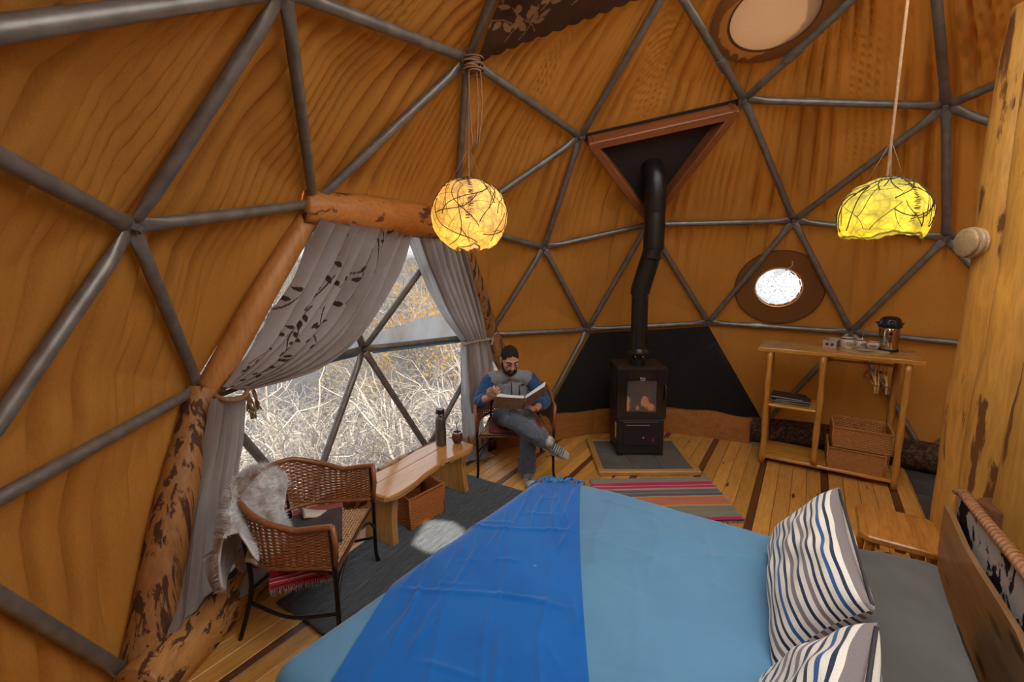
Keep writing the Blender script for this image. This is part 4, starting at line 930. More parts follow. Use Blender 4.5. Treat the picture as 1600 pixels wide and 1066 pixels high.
mb = MB(); mb.tube([(.082, 0, .24), (.10, .03, .25), (.0, .095, .255), (-.10, .03, .25), (-.082, 0, .24)], .006, 8); mb.build('carry_handle', BLK, ap)
mb = MB(); mb.lathe([(.014, 0), (.014, .001)], (.0, -.0765, .165), 16, rot=Matrix.Rotation(PI / 2, 3, 'X')); mb.build('emblem', BLK, ap, smooth=False, label='small dark round emblem')

# ================================================================== low table by the window
BRZ_ = math.radians(38)
be = thing('low_table', 'live edge wooden bench table by the window with two slab legs', 'table', (-1.555, 1.975, 0), BRZ_)
BENCH = wood('bench_wood', (.60, .30, .09), (.45, .19, .045), (.10, .05, .03), 0, .16, .45, .12, .6)
BENCHL = wood('bench_leg_wood', (.60, .29, .075), (.46, .19, .04), (.10, .04, .02), 2, .3, .5, .1, .3)
front = [(-.50, -.15), (-.44, -.19), (-.3, -.195), (-.12, -.165), (.05, -.15), (.12, -.125), (.17, -.15), (.32, -.175), (.44, -.185), (.50, -.16)]
F_ = cat_rom([(x, y, 0) for x, y in front], 40)[:, :2]; out = [tuple(p) for p in F_] + [(.51, -.02)] + [(x, .17 + .012 * math.sin(x * 11)) for x in np.linspace(.50, -.50, 20)] + [(-.51, .02)]
mb = MB(); slab(mb, out, .378, .428, .010); mb.build('table_top', BENCH, be, auto=35)
mb = MB(); mb.box((-.05, .035, .429), (.86, .0025, .0012)); mb.build('top_joint', plain('dark_joint', (.09, .035, .01)), be, smooth=False)
for x, sx in ((-.385, -1), (.385, 1)):
    mb = MB(); n = 10; G = [(sx * .022 * (1 - z), z) for z in np.linspace(0, 1, n)]
    vs = []
    for k, z in enumerate(np.linspace(.0, .378, n)):
        hw = .15 - .02 * math.sin(z * 7) ; xo = x + sx * .03 * (1 - z / .378)
        vs += [(xo - .026, -hw, z), (xo + .026, -hw, z), (xo + .026, hw - .01, z), (xo - .026, hw - .01, z)]
    fs = [(0, 3, 2, 1), tuple((n - 1) * 4 + i for i in range(4))] + [(k * 4 + i, k * 4 + (i + 1) % 4, (k + 1) * 4 + (i + 1) % 4, (k + 1) * 4 + i) for k in range(n - 1) for i in range(4)]
    mb.add(vs, fs); mb.build('slab_leg', BENCHL, be, auto=35)
basket('wicker_basket', 'reddish brown square wicker basket under the low table', (-1.60, 1.945, .016), math.radians(29), .33, .30, .245, WICKR)
th = thing('thermos', 'tall slim grey steel thermos flask on the low table', 'thermos', (-1.325, 2.245, .429))
DST = plain('dark_steel', (.14, .13, .12), (.10, .095, .09), 40, .38, .7, .1)
mb = MB(); mb.lathe([(.040, 0), (.044, .006), (.044, .205), (.042, .235), (.036, .246)], (0, 0, 0), 28); mb.build('flask_body', DST, th, auto=40)
mb = MB(); mb.lathe([(.034, .247), (.036, .252), (.036, .275), (.033, .282)], (0, 0, 0), 28); mb.build('neck_ring', CHR, th, auto=40)
mb = MB(); mb.lathe([(.037, .283), (.038, .29), (.038, .315), (.034, .322)], (0, 0, 0), 28); mb.build('cap', BLK, th, auto=40)
mt_ = thing('mate_gourd', 'round brown mate gourd with a metal straw on the low table end', 'mate cup', (-1.185, 2.235, .429))
GOURD = plain('gourd_leather', (.10, .032, .018), (.06, .018, .012), 14, .35, 0, .2, coat=.3)
mb = MB(); mb.lathe([(.022, 0), (.036, .008), (.048, .04), (.047, .065), (.038, .09)], (0, 0, 0), 24, cap1=False); mb.build('gourd', GOURD, mt_)
mb = MB(); mb.lathe([(.040, .084), (.043, .092), (.042, .1), (.036, .1), (.034, .075), (.001, .07)], (0, 0, 0), 24, cap0=False); mb.build('metal_rim', CHR, mt_, auto=50)
mb = MB(); mb.tube(cat_rom([(.0, .01, .07), (.004, .012, .12), (.0, .012, .17), (.022, .008, .20)], 14), .0035, 7); mb.build('straw', DST, mt_)
mb = MB(); mb.lathe([(.026, 0), (.030, .004), (.026, .01)], (0, 0, 0), 20); mb.build('foot', GOURD, mt_)

# ================================================================== wicker armchairs
CANE = plain('cane_strand', (.36, .135, .045), (.24, .08, .025), 40, .42, 0, .1, .4, coat=.2); CANED = plain('cane_binding', (.30, .105, .035), (.20, .065, .02), 50, .4, 0, .3, coat=.2)
CANEP = plain('pale_cane', (.52, .30, .17), (.42, .22, .11), 60, .5, 0, .2)
IRON = plain('black_iron', (.012, .010, .009), (.022, .018, .015), 30, .35, .4, .08)
def chair(label, loc, rz, hw=.31):
    o = thing('wicker_armchair', label, 'armchair', loc, rz, 'wicker armchairs with black metal legs')
    def upath(t):    # t 0..1 from the right arm front round the back to the left arm front
        P = cat_rom([(.26, -hw, 0), (.10, -hw * 1.0, 0), (-.10, -hw * .95, 0), (-.25, -hw * .62, 0), (-.29, 0, 0), (-.25, hw * .62, 0), (-.10, hw * .95, 0), (.10, hw, 0), (.26, hw, 0)], 97)
        return P
    U = upath(0); n = len(U); tt = np.linspace(0, 1, n); a_ = np.abs(tt - .5) * 2
    ztop = np.interp(a_, [0, .35, .55, .72, .88, 1], [.80, .78, .72, .675, .69, .695]); zbot = np.interp(a_, [0, .5, .75, 1], [.47, .46, .46, .47])
    lean = lambda i, z: V3(*(U[i] * (1 + .16 * (z - .46)))[:2], z)
    nst = 27
    mb = MB()
    for k in range(1, nst):
        f = k / nst; P = [lean(i, lerp(zbot[i], ztop[i], f)) + nrm(V3(U[i][0], U[i][1], 0)) * (.004 * (1 if (i // 2 + k) % 2 else -1)) for i in range(n)]; mb.tube(P, .0050, 4, ref=(0, 0, 1))
    mb.build('woven_strands', CANE, o, kind='stuff')
    mb = MB()
    for i in range(2, n, 2):
        mb.tube([lean(i, zbot[i]), lean(i, (zbot[i] + ztop[i]) / 2), lean(i, ztop[i])], .0042, 4)
    mb.build('upright_canes', CANE, o, kind='stuff')
    mb = MB(); mb.tube([lean(i, ztop[i]) for i in range(n)], .016, 10); mb.build('top_rail', CANED, o)
    mb = MB(); mb.tube([lean(i, zbot[i]) for i in range(n)], .011, 8); mb.build('lower_rail', CANED, o)
    for i in (0, n - 1): mb = MB(); mb.tube([lean(i, zbot[i] - .02), lean(i, (zbot[i] + ztop[i]) / 2) + V3(.012, 0, 0), lean(i, ztop[i])], .015, 10); mb.build('arm_front_binding', CANED, o)
    # seat: woven cane in a frame
    zs = .415; fw_, bw_ = hw - .02, hw - .09
    fr_ = [(.25, -fw_, zs), (.25, fw_, zs), (-.20, bw_, zs), (-.20, -bw_, zs)]
    mb = MB(); mb.tube(fr_, .014, 10, closed=True); mb.build('seat_frame', CANED, o)
    mb = MB(); ns = 26
    for k in range(ns):
        f = (k + .5) / ns; x = lerp(-.195, .245, f); y = lerp(bw_, fw_, f); mb.tube([(x, lerp(-y, y, j / 24), zs + .004 + .003 * (1 if (j + k) % 2 else -1)) for j in range(25)], .0055, 4)
    for k in range(ns):
        f = (k + .5) / ns; mb.tube([(-.195, lerp(-bw_, bw_, f), zs + .003), (.245, lerp(-fw_, fw_, f), zs + .003)], .0045, 4)
    mb.build('seat_weave', CANEP, o, kind='stuff')
    for sy in (-1, 1):
        mb = MB(); mb.tube(cat_rom([(.285, sy * (hw + .012), 0), (.262, sy * hw, .08), (.262, sy * hw, .30), (.262, sy * (hw + .004), .47), (.258, sy * (hw + .01), .68)], 16), .0125, 10); mb.build('front_leg', IRON, o)
        mb = MB(); mb.tube(cat_rom([(-.30, sy * (hw * .80), 0), (-.235, sy * hw * .72, .25), (-.235, sy * hw * .70, .45), (-.275, sy * hw * .66, .74)], 16), .0125, 10); mb.build('back_leg', IRON, o)
        mb = MB(); mb.tube(cat_rom([(.262, sy * hw, .20), (.0, sy * hw * .93, .165), (-.238, sy * hw * .73, .20)], 14), .010, 8); mb.build('side_stretcher', IRON, o)
        mb = MB(); mb.tube(cat_rom([(.262, sy * hw, .26), (.255, sy * hw * .8, .34), (.25, sy * hw * .4, .40)], 10), .009, 8); mb.build('seat_brace', IRON, o)
    mb = MB(); mb.tube(cat_rom([(-.238, -hw * .73, .27), (-.22, 0, .24), (-.238, hw * .73, .27)], 12), .010, 8); mb.build('rear_stretcher', IRON, o)
    return o
ch1 = chair('empty wicker armchair with a sheepskin thrown over its back, by the curtain', (-2.285, 1.26, .0), math.radians(-20), .32)
ch2 = chair('wicker armchair in which the reading man sits, below the far curtain', (-.565, 2.455, 0), math.radians(-110), .345)

# textile strap and dark cushion on the near chair, pink cushion on the man's chair
def onchair(loc, rz, p): c, s = math.cos(rz), math.sin(rz); return (loc[0] + c * p[0] - s * p[1], loc[1] + s * p[0] + c * p[1], p[2])
CH1 = ((-2.285, 1.26), math.radians(-20)); CH2 = ((-.565, 2.455), math.radians(-110))
sc2 = thing('seat_cushion', 'flat dark brown seat cushion with red woven end bands on the empty armchair', 'cushion', onchair(*CH1, (.0, .03, .427)), CH1[1] + .35)
def cloth(nm, x0, x1, y0, y1, zf, mat, parent, thick=.01, nx=30, ny=30, **kw):
    X, Y = np.meshgrid(np.linspace(x0, x1, nx), np.linspace(y0, y1, ny), indexing='ij'); mb = MB(); mb.grid(np.stack([X, Y, zf(X, Y)], -1), thick=thick); return mb.build(nm, mat, parent, auto=60, **kw)
DBROWN = fabric('dark_brown_wool', (.055, .036, .03), (.04, .026, .022), 500)
m = NT('andean_stripe'); v = m.coords((1, 1, 1), rand=False); sp = m.node('ShaderNodeSeparateXYZ'); tc = m.node('ShaderNodeUVMap'); m.link(tc.outputs[0], sp.inputs[0])
f = m.math('FRACT', m.math('MULTIPLY', sp.outputs[1], 2.5)); ck = m.noise(m.coords((60, 60, 60)), 2.0, 2)
col = m.ramp(f, [(0, (.30, .012, .018)), (.25, (.02, .012, .014)), (.32, (.42, .03, .035)), (.5, (.55, .40, .33)), (.56, (.40, .02, .05)), (.72, (.5, .15, .16)), (.8, (.03, .015, .018)), (.86, (.33, .015, .02))], 'CONSTANT')
m.base(m.mix(.6, col, m.ramp(ck, [(.42, .5), (.55, 1.15)]), 'MULTIPLY')); m.set(.95, 0, .1, .2); ANDES = m.m
hump = lambda X, Y: .028 + .02 * np.cos(X * 6) * np.cos(Y * 6) + .004 * wob(X * 16, Y * 14, 81)
cloth('pad', -.13, .16, -.17, .17, hump, DBROWN, sc2, .022)
cloth('woven_band', -.13, .16, .17, .25, hump, ANDES, sc2, .022, label='red patterned woven band')
cloth('woven_band', -.20, .14, -.30, -.17, lambda X, Y: hump(X, Y) - .012 - sstep(-.19, -.30, Y) * .10, ANDES, sc2, .016, label='red patterned woven band hanging over the edge')
mb = MB()
for i in range(34): x = -.19 + i * .01; z = float(hump(np.array(x), np.array(-.30))) - .112; mb.tube([(x, -.30, z), (x + rnd.uniform(-.008, .008), -.312, z - .018), (x + rnd.uniform(-.012, .012), -.31, z - .035)], .0026, 4)
mb.build('fringe', plain('fringe_dark', (.03, .02, .025), (.4, .32, .28), 120), sc2, kind='stuff')
pc = thing('seat_cushion', 'thin pink edged seat cushion under the reading man', 'cushion', onchair(*CH2, (.0, .0, .427)), CH2[1])
slab(MB(), rrect(.225, .24, .05), .0, .026, .009).build('pad', fabric('pink_wool', (.42, .10, .12), (.33, .06, .08), 400), pc, auto=50)
slab(MB(), rrect(.228, .245, .05), -.002, .010, .004).build('underside', plain('navy_edge', (.03, .025, .05)), pc, auto=50)

# sheepskin over the back of the empty chair
spn = thing('sheepskin', 'shaggy pale grey sheepskin draped over the back of the empty wicker armchair', 'sheepskin', (CH1[0][0], CH1[0][1], 0), CH1[1])
def skin_pt(s, t):
    """s across the hide, t from the seat side over the back rail down the outside"""
    cx = [(-.08, .45), (-.16, .54), (-.235, .68), (-.285, .80), (-.325, .845), (-.375, .80), (-.41, .66), (-.42, .48), (-.425, .33)]
    tt = np.linspace(0, 1, len(cx)); x = np.interp(t, tt, [c[0] for c in cx]); z = np.interp(t, tt, [c[1] for c in cx])
    return x, z
S_, T_ = np.meshgrid(np.linspace(-1, 1, 50), np.linspace(0, 1, 70), indexing='ij')
X, Z = skin_pt(S_, T_); wid = np.interp(T_, [0, .12, .3, .5, .75, .9, 1], [.07, .18, .28, .33, .30, .24, .15]) * (1 + .12 * np.sin(T_ * 19 + S_ * 2))
Y = -.10 + S_ * wid; bend = np.clip(np.abs(Y), 0, .4); X = X + .9 * bend ** 2 * np.where(T_ > .2, 1, .3); Z = Z - .35 * bend ** 2 - .05 * np.abs(S_) ** 3
amp = .016 * wob(X * 13 + T_ * 9, Y * 17, 91) + .007 * wob(X * 40, Y * 44, 93); X = X + amp * .6; Z = Z + amp
G = np.stack([X, Y, Z], -1)
WOOL = NT('sheep_wool'); nz = WOOL.noise(WOOL.coords((1, 1, 1), rand=False), 11, 5, .65); n2 = WOOL.noise(WOOL.coords((1, 1, 1), rand=False), 5, 3)
c0 = WOOL.ramp(nz, [(.25, (.42, .41, .41)), (.5, (.72, .71, .69)), (.72, (.86, .85, .83))]); WOOL.base(WOOL.mix(WOOL.ramp(n2, [(.53, 0.), (.66, .75)]), c0, (.34, .23, .16))); WOOL.set(.95, 0, .1, .5); WOOL.bump(WOOL.noise(None, 120, 4), .6, .01)
mb = MB(); mb.grid(G, thick=.012); mb.build('hide', WOOL.m, spn)
mb = MB(); vs, fs = [], []; N_ = np.cross(np.gradient(G, axis=0), np.gradient(G, axis=1)); N_ /= np.maximum(np.linalg.norm(N_, axis=2, keepdims=True), 1e-9)
if N_[25, 35, 2] < 0: N_ = -N_
for k in range(15000):
    i, j = nrs.randint(0, 49), nrs.randint(0, 69); a, b = nrs.rand(2); p = G[i, j] * (1 - a) * (1 - b) + G[i + 1, j] * a * (1 - b) + G[i, j + 1] * (1 - a) * b + G[i + 1, j + 1] * a * b
    nn = N_[i, j]; q = p + nn * nrs.uniform(.012, .03) + nrs.normal(0, .007, 3) + V3(0, 0, -.006); sd_ = nrm(np.cross(nn, nrs.normal(0, 1, 3))) * .0016; o_ = len(vs); vs += [p - sd_, p + sd_, q]; fs.append((o_, o_ + 1, o_ + 2))
mb.add(vs, fs); mb.build('wool', WOOL.m, spn, smooth=False, kind='stuff')
HIDEB = plain('hide_back', (.62, .56, .48), (.5, .42, .35), 6, .8, 0, .2)
for pts, w0, w1 in (([(-.10, .12, .50), (-.04, .16, .47), (.03, .20, .455), (.09, .25, .452)], .06, .018), ([(-.395, -.28, .52), (-.38, -.29, .40), (-.36, -.30, .33)], .05, .022), ([(-.42, -.02, .36), (-.41, -.02, .28), (-.40, -.0, .22)], .06, .025)):
    C_ = cat_rom(pts, 14); mb = MB(); mb.tube(C_, list(np.linspace(w0, w1, 14)), 12, flat=[(1, .3)] * 14); mb.build('leg_flap', WOOL.m if pts[0][2] > .505 and pts[0][0] < -.2 else HIDEB, spn)
# ================================================================== curtains
def surf(left, right, nu, nv):
    """surface between two space curves; u across, v down"""
    Lc, Rc = cat_rom(left, nv), cat_rom(right, nv); t = np.linspace(0, 1, nu)[:, None, None]
    return Lc[None] * (1 - t) + Rc[None] * t
def pleat(G, n, amp, seed=0, squeeze=None, sharp=1.6):
    nu, nv = G.shape[:2]; N = np.cross(np.gradient(G, axis=1), np.gradient(G, axis=0)); N /= np.maximum(np.linalg.norm(N, axis=2, keepdims=True), 1e-9)
    t, v = np.meshgrid(np.linspace(0, 1, nu), np.linspace(0, 1, nv), indexing='ij')
    ph = t * n * 2 * PI + 1.6 * wob(t * 9, v * 2.5, 101 + seed) + .7 * wob(t * 20, v * 5, 103 + seed)
    h = np.abs(np.sin(ph / 2)) ** (1 / sharp) * 2 - 1; a = amp if np.isscalar(amp) else np.interp(v, np.linspace(0, 1, len(amp)), amp)
    a = a * (.65 + .7 * (wob(t * 12, v * 3, 105 + seed) + .5))
    return G + N * (a * h)[..., None]
def leaf_field(U, Vv, leaves, vines):
    f = np.zeros_like(U)
    for (x, y, a, L, w_) in leaves:
        dx, dy = U - x, Vv - y; c, s = math.cos(a), math.sin(a); l = (dx * c + dy * s) / L; p = np.abs(-dx * s + dy * c) / w_
        prof = np.clip(1 - (l * 2 - 1) ** 2, 0, 1) ** .8 * (1.15 - .45 * np.clip(l, 0, 1)); f = np.maximum(f, ((l > 0) & (l < 1) & (p < prof)) * 1.0)
    for P in vines:
        C_ = cat_rom([(x, y, 0) for x, y in P], 60)
        for q in C_: f = np.maximum(f, (np.hypot(U - q[0], Vv - q[1]) < .0038) * 1.0)
    return f
def cloth_mat(name, c, c2, trans, tcol, print_col=None, nscale=8):
    m = NT(name); n = m.noise(m.coords((1, 1, 1), rand=False), nscale, 4); fine = m.noise(m.coords((1, 1, 1), rand=False), 230, 3)
    col = m.mix(.45, m.ramp(n, [(.3, c), (.7, c2)]), m.ramp(fine, [(.3, .5), (.65, 1.1)]), 'MULTIPLY'); tr_c = tcol
    if print_col is not None:
        at = m.node('ShaderNodeAttribute'); at.attribute_name = 'print'; col = m.mix(at.outputs['Fac'], col, print_col); tr_c = m.mix(at.outputs['Fac'], tcol, tuple(x * .3 for x in print_col))
    d = m.node('ShaderNodeBsdfDiffuse'); m.link(col, d.inputs[0]); tr = m.node('ShaderNodeBsdfTranslucent')
    if hasattr(tr_c, 'links'): m.link(tr_c, tr.inputs[0])
    else: tr.inputs[0].default_value = (*tr_c, 1)
    mx = m.node('ShaderNodeMixShader'); mx.inputs[0].default_value = trans; m.link(d.outputs[0], mx.inputs[1]); m.link(tr.outputs[0], mx.inputs[2]); m.link(mx.outputs[0], m.out.inputs[0]); m.n.remove(m.b); return m.m
GREYC = cloth_mat('taupe_curtain', (.36, .29, .25), (.28, .225, .195), .32, (.62, .53, .47), (.075, .042, .028))
SHEER = cloth_mat('white_sheer', (.62, .61, .60), (.54, .53, .53), .42, (.66, .66, .66))
HEMD = cloth_mat('taupe_hem', (.075, .055, .045), (.06, .045, .038), .05, (.1, .08, .07))
def print_cloth(G, mat, name, parent, leaves, vines, W_=1.0, H_=1.0, back=True):
    mb = MB(); mb.grid(G); nu, nv = G.shape[:2]; U, Vv = np.meshgrid(np.linspace(0, W_, nu), np.linspace(0, H_, nv), indexing='ij')
    f = leaf_field(U, Vv, leaves, vines).reshape(-1); mb.col['print'] = {i: (x, x, x, 1) for i, x in enumerate(f)}; return mb.build(name, mat, parent)
rl = random.Random(12)
def vine_set(n, W_, H_, L=.075):
    lv, vn = [], []
    for _ in range(n):
        x, y = rl.uniform(.03, W_ - .03), rl.uniform(.02, H_ - .1); a = rl.uniform(.8, 2.2); P = [(x, y)]
        for k in range(4):
            a += rl.uniform(-.5, .5); P.append((P[-1][0] + .06 * math.cos(a), P[-1][1] + .075 * math.sin(a)))
            b = a + rl.choice((-1, 1)) * rl.uniform(.6, 1.2); lv.append((P[-1][0] + .015 * math.cos(b), P[-1][1] + .015 * math.sin(b), b, L * rl.uniform(.8, 1.1), L * .26))
        vn.append(P)
    return lv, vn
cur1 = thing('leaf_curtain', 'taupe curtain printed with brown leaves, tied back at the left of the window', 'curtain', (0, 0, 0))
G = surf([(-2.105, 1.711, 2.26), (-2.266, 1.732, 1.962), (-2.447, 1.69, 1.653), (-2.585, 1.591, 1.443), (-2.687, 1.478, 1.31)],
         [(-1.52, 2.24, 2.24), (-1.655, 2.362, 1.888), (-1.938, 2.338, 1.437), (-2.265, 2.089, 1.238), (-2.62, 1.61, 1.245)], 400, 280)
lv, vn = vine_set(20, .85, 1.0, .052)
print_cloth(pleat(G, 8.5, (.055, .058, .048, .032, .014), 1), GREYC, 'gathered_drape', cur1, lv, vn, 1.25, 1.15)
G = surf([(-2.73, 1.40, 1.27), (-2.79, 1.37, 1.012), (-2.86, 1.28, .699), (-2.91, 1.12, .372), (-2.93, .96, .16)],
         [(-2.62, 1.60, 1.22), (-2.66, 1.595, .941), (-2.70, 1.56, .699), (-2.66, 1.60, .42), (-2.60, 1.63, .23)], 110, 120)
G = pleat(G, 5.5, (.012, .026, .028, .022, .012), 4)
mb = MB(); mb.grid(G[:, :112]); mb.build('hanging_tail', GREYC, cur1); mb = MB(); mb.grid(G[:, 110:]); mb.build('hem', HEMD, cur1, label='dark hem of the curtain')
mb = MB(); G = surf([(-2.54, 1.56, .46), (-2.60, 1.44, .30), (-2.70, 1.24, .15)], [(-2.47, 1.62, .40), (-2.45, 1.60, .25), (-2.44, 1.56, .06)], 40, 40); mb.grid(pleat(G, 2, .016, 6)); mb.build('white_lining', SHEER, cur1, label='white lining showing under the curtain')
CORD = plain('jute_cord', (.34, .19, .09), (.22, .11, .05), 80, .8, 0, .3)
tie = thing('tieback', 'brown cord tieback with tassels round the left curtain', 'tieback', (-2.66, 1.55, 1.245))
mb = MB(); P = [(.085 * math.cos(a) * .9 - .01, .115 * math.sin(a), .012 * math.sin(a * 2)) for a in np.linspace(0, 2 * PI, 28, endpoint=False)]; mb.tube(P, .014, 8, closed=True); mb.build('cord', CORD, tie)
for i, (x, y, L) in enumerate(((.05, .10, .20), (.07, .16, .17), (.06, .02, .13))):
    mb = MB()
    for k in range(7): mb.tube(cat_rom([(x, y, -.01), (x + .01 + rl.uniform(-.012, .012), y + rl.uniform(-.02, .02), -.06), (x + .012 + rl.uniform(-.02, .02), y + .02 + rl.uniform(-.02, .02), -.12), (x + .015 + rl.uniform(-.02, .02), y + .03 + rl.uniform(-.02, .02), -L)], 9), .0045, 5)
    mb.build('tassel', CORD, tie)
cur2 = thing('curtain', 'plain taupe curtain tied back at the right of the window above the reading man', 'curtain', (0, 0, 0))
G = surf([(-1.43, 2.33, 2.22), (-1.28, 2.60, 1.876), (-1.09, 2.82, 1.501), (-.90, 2.95, 1.19)], [(-.98, 2.60, 2.16), (-.85, 2.77, 1.82), (-.73, 2.92, 1.47), (-.66, 2.99, 1.18)], 120, 90)
print_cloth(pleat(G, 7, (.026, .024, .018, .008), 9), GREYC, 'gathered_drape', cur2, [], [])
G = surf([(-.90, 2.93, 1.19), (-.90, 2.93, .95), (-.89, 2.92, .70), (-.88, 2.90, .43)], [(-.65, 2.98, 1.19), (-.60, 3.0, .95), (-.58, 3.0, .7), (-.60, 2.97, .43)], 70, 60)
print_cloth(pleat(G, 4, (.010, .024, .022, .020), 12), GREYC, 'hanging_tail', cur2, [], [])
cur3 = thing('sheer_curtain', 'thin white sheer curtain tied behind the right taupe curtain and trailing on the floor', 'curtain', (0, 0, 0))
G = surf([(-1.535, 2.285, 2.22), (-1.38, 2.56, 1.876), (-1.176, 2.80, 1.501), (-.95, 2.96, 1.18)], [(-1.38, 2.42, 2.22), (-1.25, 2.66, 1.876), (-1.07, 2.86, 1.5), (-.89, 2.99, 1.19)], 60, 80)
mb = MB(); mb.grid(pleat(G, 4, (.018, .016, .012, .006), 15)); mb.build('gathered_drape', SHEER, cur3)
G = surf([(-.96, 2.94, 1.18), (-.965, 2.95, .80), (-.975, 2.92, .40), (-.99, 2.82, .03), (-1.0, 2.68, .014)], [(-.86, 2.96, 1.18), (-.80, 2.98, .80), (-.76, 2.96, .40), (-.74, 2.86, .03), (-.70, 2.69, .014)], 70, 120)
G = pleat(G, 3.5, (.01, .022, .026, .022, .012), 18); G[..., 2] = np.maximum(G[..., 2], .006 + .012 * (wob(G[..., 0] * 30, G[..., 1] * 20, 19) + 1))
mb = MB(); mb.grid(G); mb.build('trailing_tail', SHEER, cur3)
tie2 = thing('tieback', 'thin pale rope tieback knotted round the right curtain', 'tieback', (-.78, 2.955, 1.185))
PALEROPE = plain('pale_rope', (.50, .40, .26), (.40, .30, .18), 90, .85, 0, .3)
mb = MB(); mb.tube([(.155 * math.cos(a), .055 * math.sin(a), -.02 * math.cos(a) ** 2 + .02 * math.cos(a)) for a in np.linspace(0, 2 * PI, 30, endpoint=False)], .009, 8, closed=True); mb.build('rope', PALEROPE, tie2)
mb = MB(); mb.tube(cat_rom([(.15, -.01, .02), (.17, -.05, .05), (.20, -.03, .07), (.18, .0, .04), (.15, -.03, -.02), (.13, -.06, -.05)], 20), .008, 7); mb.build('knot', PALEROPE, tie2)

# leaf printed cover hanging under the skylight
cvr = thing('skylight_cover', 'brown cloth with pale leaf print hanging from the roof beside the skylight', 'cloth', (0, 0, 0))
Dn, Tn, Un, Hn = pos('D'), pos('T'), None, pos('H')
Un = min((nodes[i] for i in range(len(nodes)) if i not in (NM['D'], NM['V'], NM['F'], NM['B'], NM['H'], NM['T'])), key=lambda q: np.linalg.norm(q - Dn))
n = 170; a0, b0, c0 = inn(Dn, .035), inn(Tn, .03), inn(Un, .03); a0 = a0 + (b0 - a0) * .03
mb = MB(); P = []; ux, uy = [], []
bc = panel_points((0, 0, 0), n)[1]; P = bc @ np.array([a0, b0, c0]); out_ = nrm((a0 + b0 + c0) / 3 - DC); sag = .03 * (bc.min(axis=1) * 3) + .02 * wob(P[:, 0] * 7, P[:, 1] * 6, 121) * (bc[:, 2] * 2 + .3)
edge_sc = .02 * np.abs(np.sin(bc[:, 1] * 40)) * np.clip(1 - bc[:, 2] * 12, 0, 1)
P = P - out_ * sag[:, None] + (nrm(Hn - (Dn + Tn) / 2) * edge_sc[:, None])
mb.add(P, tri_faces(n)); e1_, e2_ = nrm(b0 - a0), nrm(np.cross(out_, b0 - a0)); ux, uy = (P - a0) @ e1_, np.abs((P - a0) @ e2_)
rl = random.Random(5); lv, vn = vine_set(34, 1.35, .8, .085)
f = leaf_field(ux, uy, lv, vn); mb.col['print'] = {i: (x, x, x, 1) for i, x in enumerate(f)}
mb.build('printed_cloth', cloth_mat('leaf_cloth', (.105, .052, .034), (.085, .042, .028), .12, (.10, .04, .02), (.36, .21, .10)), cvr)

# ================================================================== round vents
def ring_disc(c, nv, prof, seg=56, sph=None):
    """lathe facing nv at c"""
    a, b = frame_of(nv); mb = MB(); mb.lathe(prof, c, seg, rot=Matrix((a, b, nv)).transposed(), cap0=False, cap1=False)
    if sph is not None:     # lay the ring on the curve of the dome, just inside the cloth
        o, R_ = sph; out = []
        for p in mb.v:
            q = V3(*p); h = q @ nv; d = nrm(q - nv * h + o - DC); out.append(tuple(DC + d * (R_ - h) - o))
        mb.v = out
    return mb
WEB = canvas_mat('dark_webbing', (.30, .125, .04), (.14, .045, .008), .25)
STITCH = plain('stitch', (.10, .04, .015), (.07, .028, .01), 60, .9)
c = V3(2.30, 2.055, 1.675); nv = -nrm(c - DC); w3 = thing('round_window', 'round porthole with a bright speckled pane and webbing ring on the right wall', 'window', tuple(c))
ring_disc((0, 0, 0), nv, [(.215, .0)] + [(.215 + .205 * i / 26, .0025 * (i % 2)) for i in range(1, 27)], sph=(c, 3.256)).build('webbing_ring', WEB, w3)
ring_disc((0, 0, 0), nv, [(.222 + .008 * math.cos(t), .006 + .008 * math.sin(t)) for t in np.linspace(0, 2 * PI, 10)]).build('inner_piping', plain('gold_piping', (.62, .30, .09), (.5, .22, .05), 30, .6), w3)
ring_disc((0, 0, 0), nv, [(.418 + .006 * math.cos(t), -.001 + .006 * math.sin(t)) for t in np.linspace(0, 2 * PI, 8)], sph=(c, 3.256)).build('outer_seam', STITCH, w3)
m = NT('porthole_mesh'); tb = m.node('ShaderNodeBsdfTransparent'); tb.inputs[0].default_value = (.55, .56, .58, 1); tr = m.node('ShaderNodeBsdfTranslucent'); tr.inputs[0].default_value = (.75, .77, .8, 1)
mx = m.node('ShaderNodeMixShader'); mx.inputs[0].default_value = .45; m.link(tb.outputs[0], mx.inputs[1]); m.link(tr.outputs[0], mx.inputs[2]); m.link(mx.outputs[0], m.out.inputs[0]); m.n.remove(m.b)
ring_disc((0, 0, 0), nv, [(.0005, -.035), (.19, -.035), (.215, -.03)]).build('pane', m.m, w3)
a, b = frame_of(nv); mb = MB(); rs = random.Random(3)
for k in range(150):
    r_, th_ = .195 * math.sqrt(rs.random()), rs.uniform(0, 2 * PI)
    if k < 60: th_ = (k % 6) * PI / 3 + rs.uniform(-.06, .06); r_ = .02 + .175 * (k / 60)
    p = (a * math.cos(th_) + b * math.sin(th_)) * r_ + nv * (-.028); s_ = rs.uniform(.0022, .005); t_ = (-a * math.sin(th_) + b * math.cos(th_)); mb.tube([p - t_ * s_ * rs.uniform(.8, 2.6), p + t_ * s_], s_ * .55, 5)
mb.build('crochet_specks', plain('speck_brown', (.16, .05, .03), (.06, .03, .03), 40), w3, kind='stuff')
for k in range(9):
    t0 = -1.9 + k * .34; mb = MB(); P = [(a * math.cos(t) + b * math.sin(t)) * (.203 + .006 * math.sin(k * 3)) + nv * (-.01) for t in np.linspace(t0, t0 + .27, 6)]; mb.tube(P, .006, 6); mb.build('edge_loop', plain('rust_loop', (.42, .12, .03), (.3, .07, .02), 30), w3)
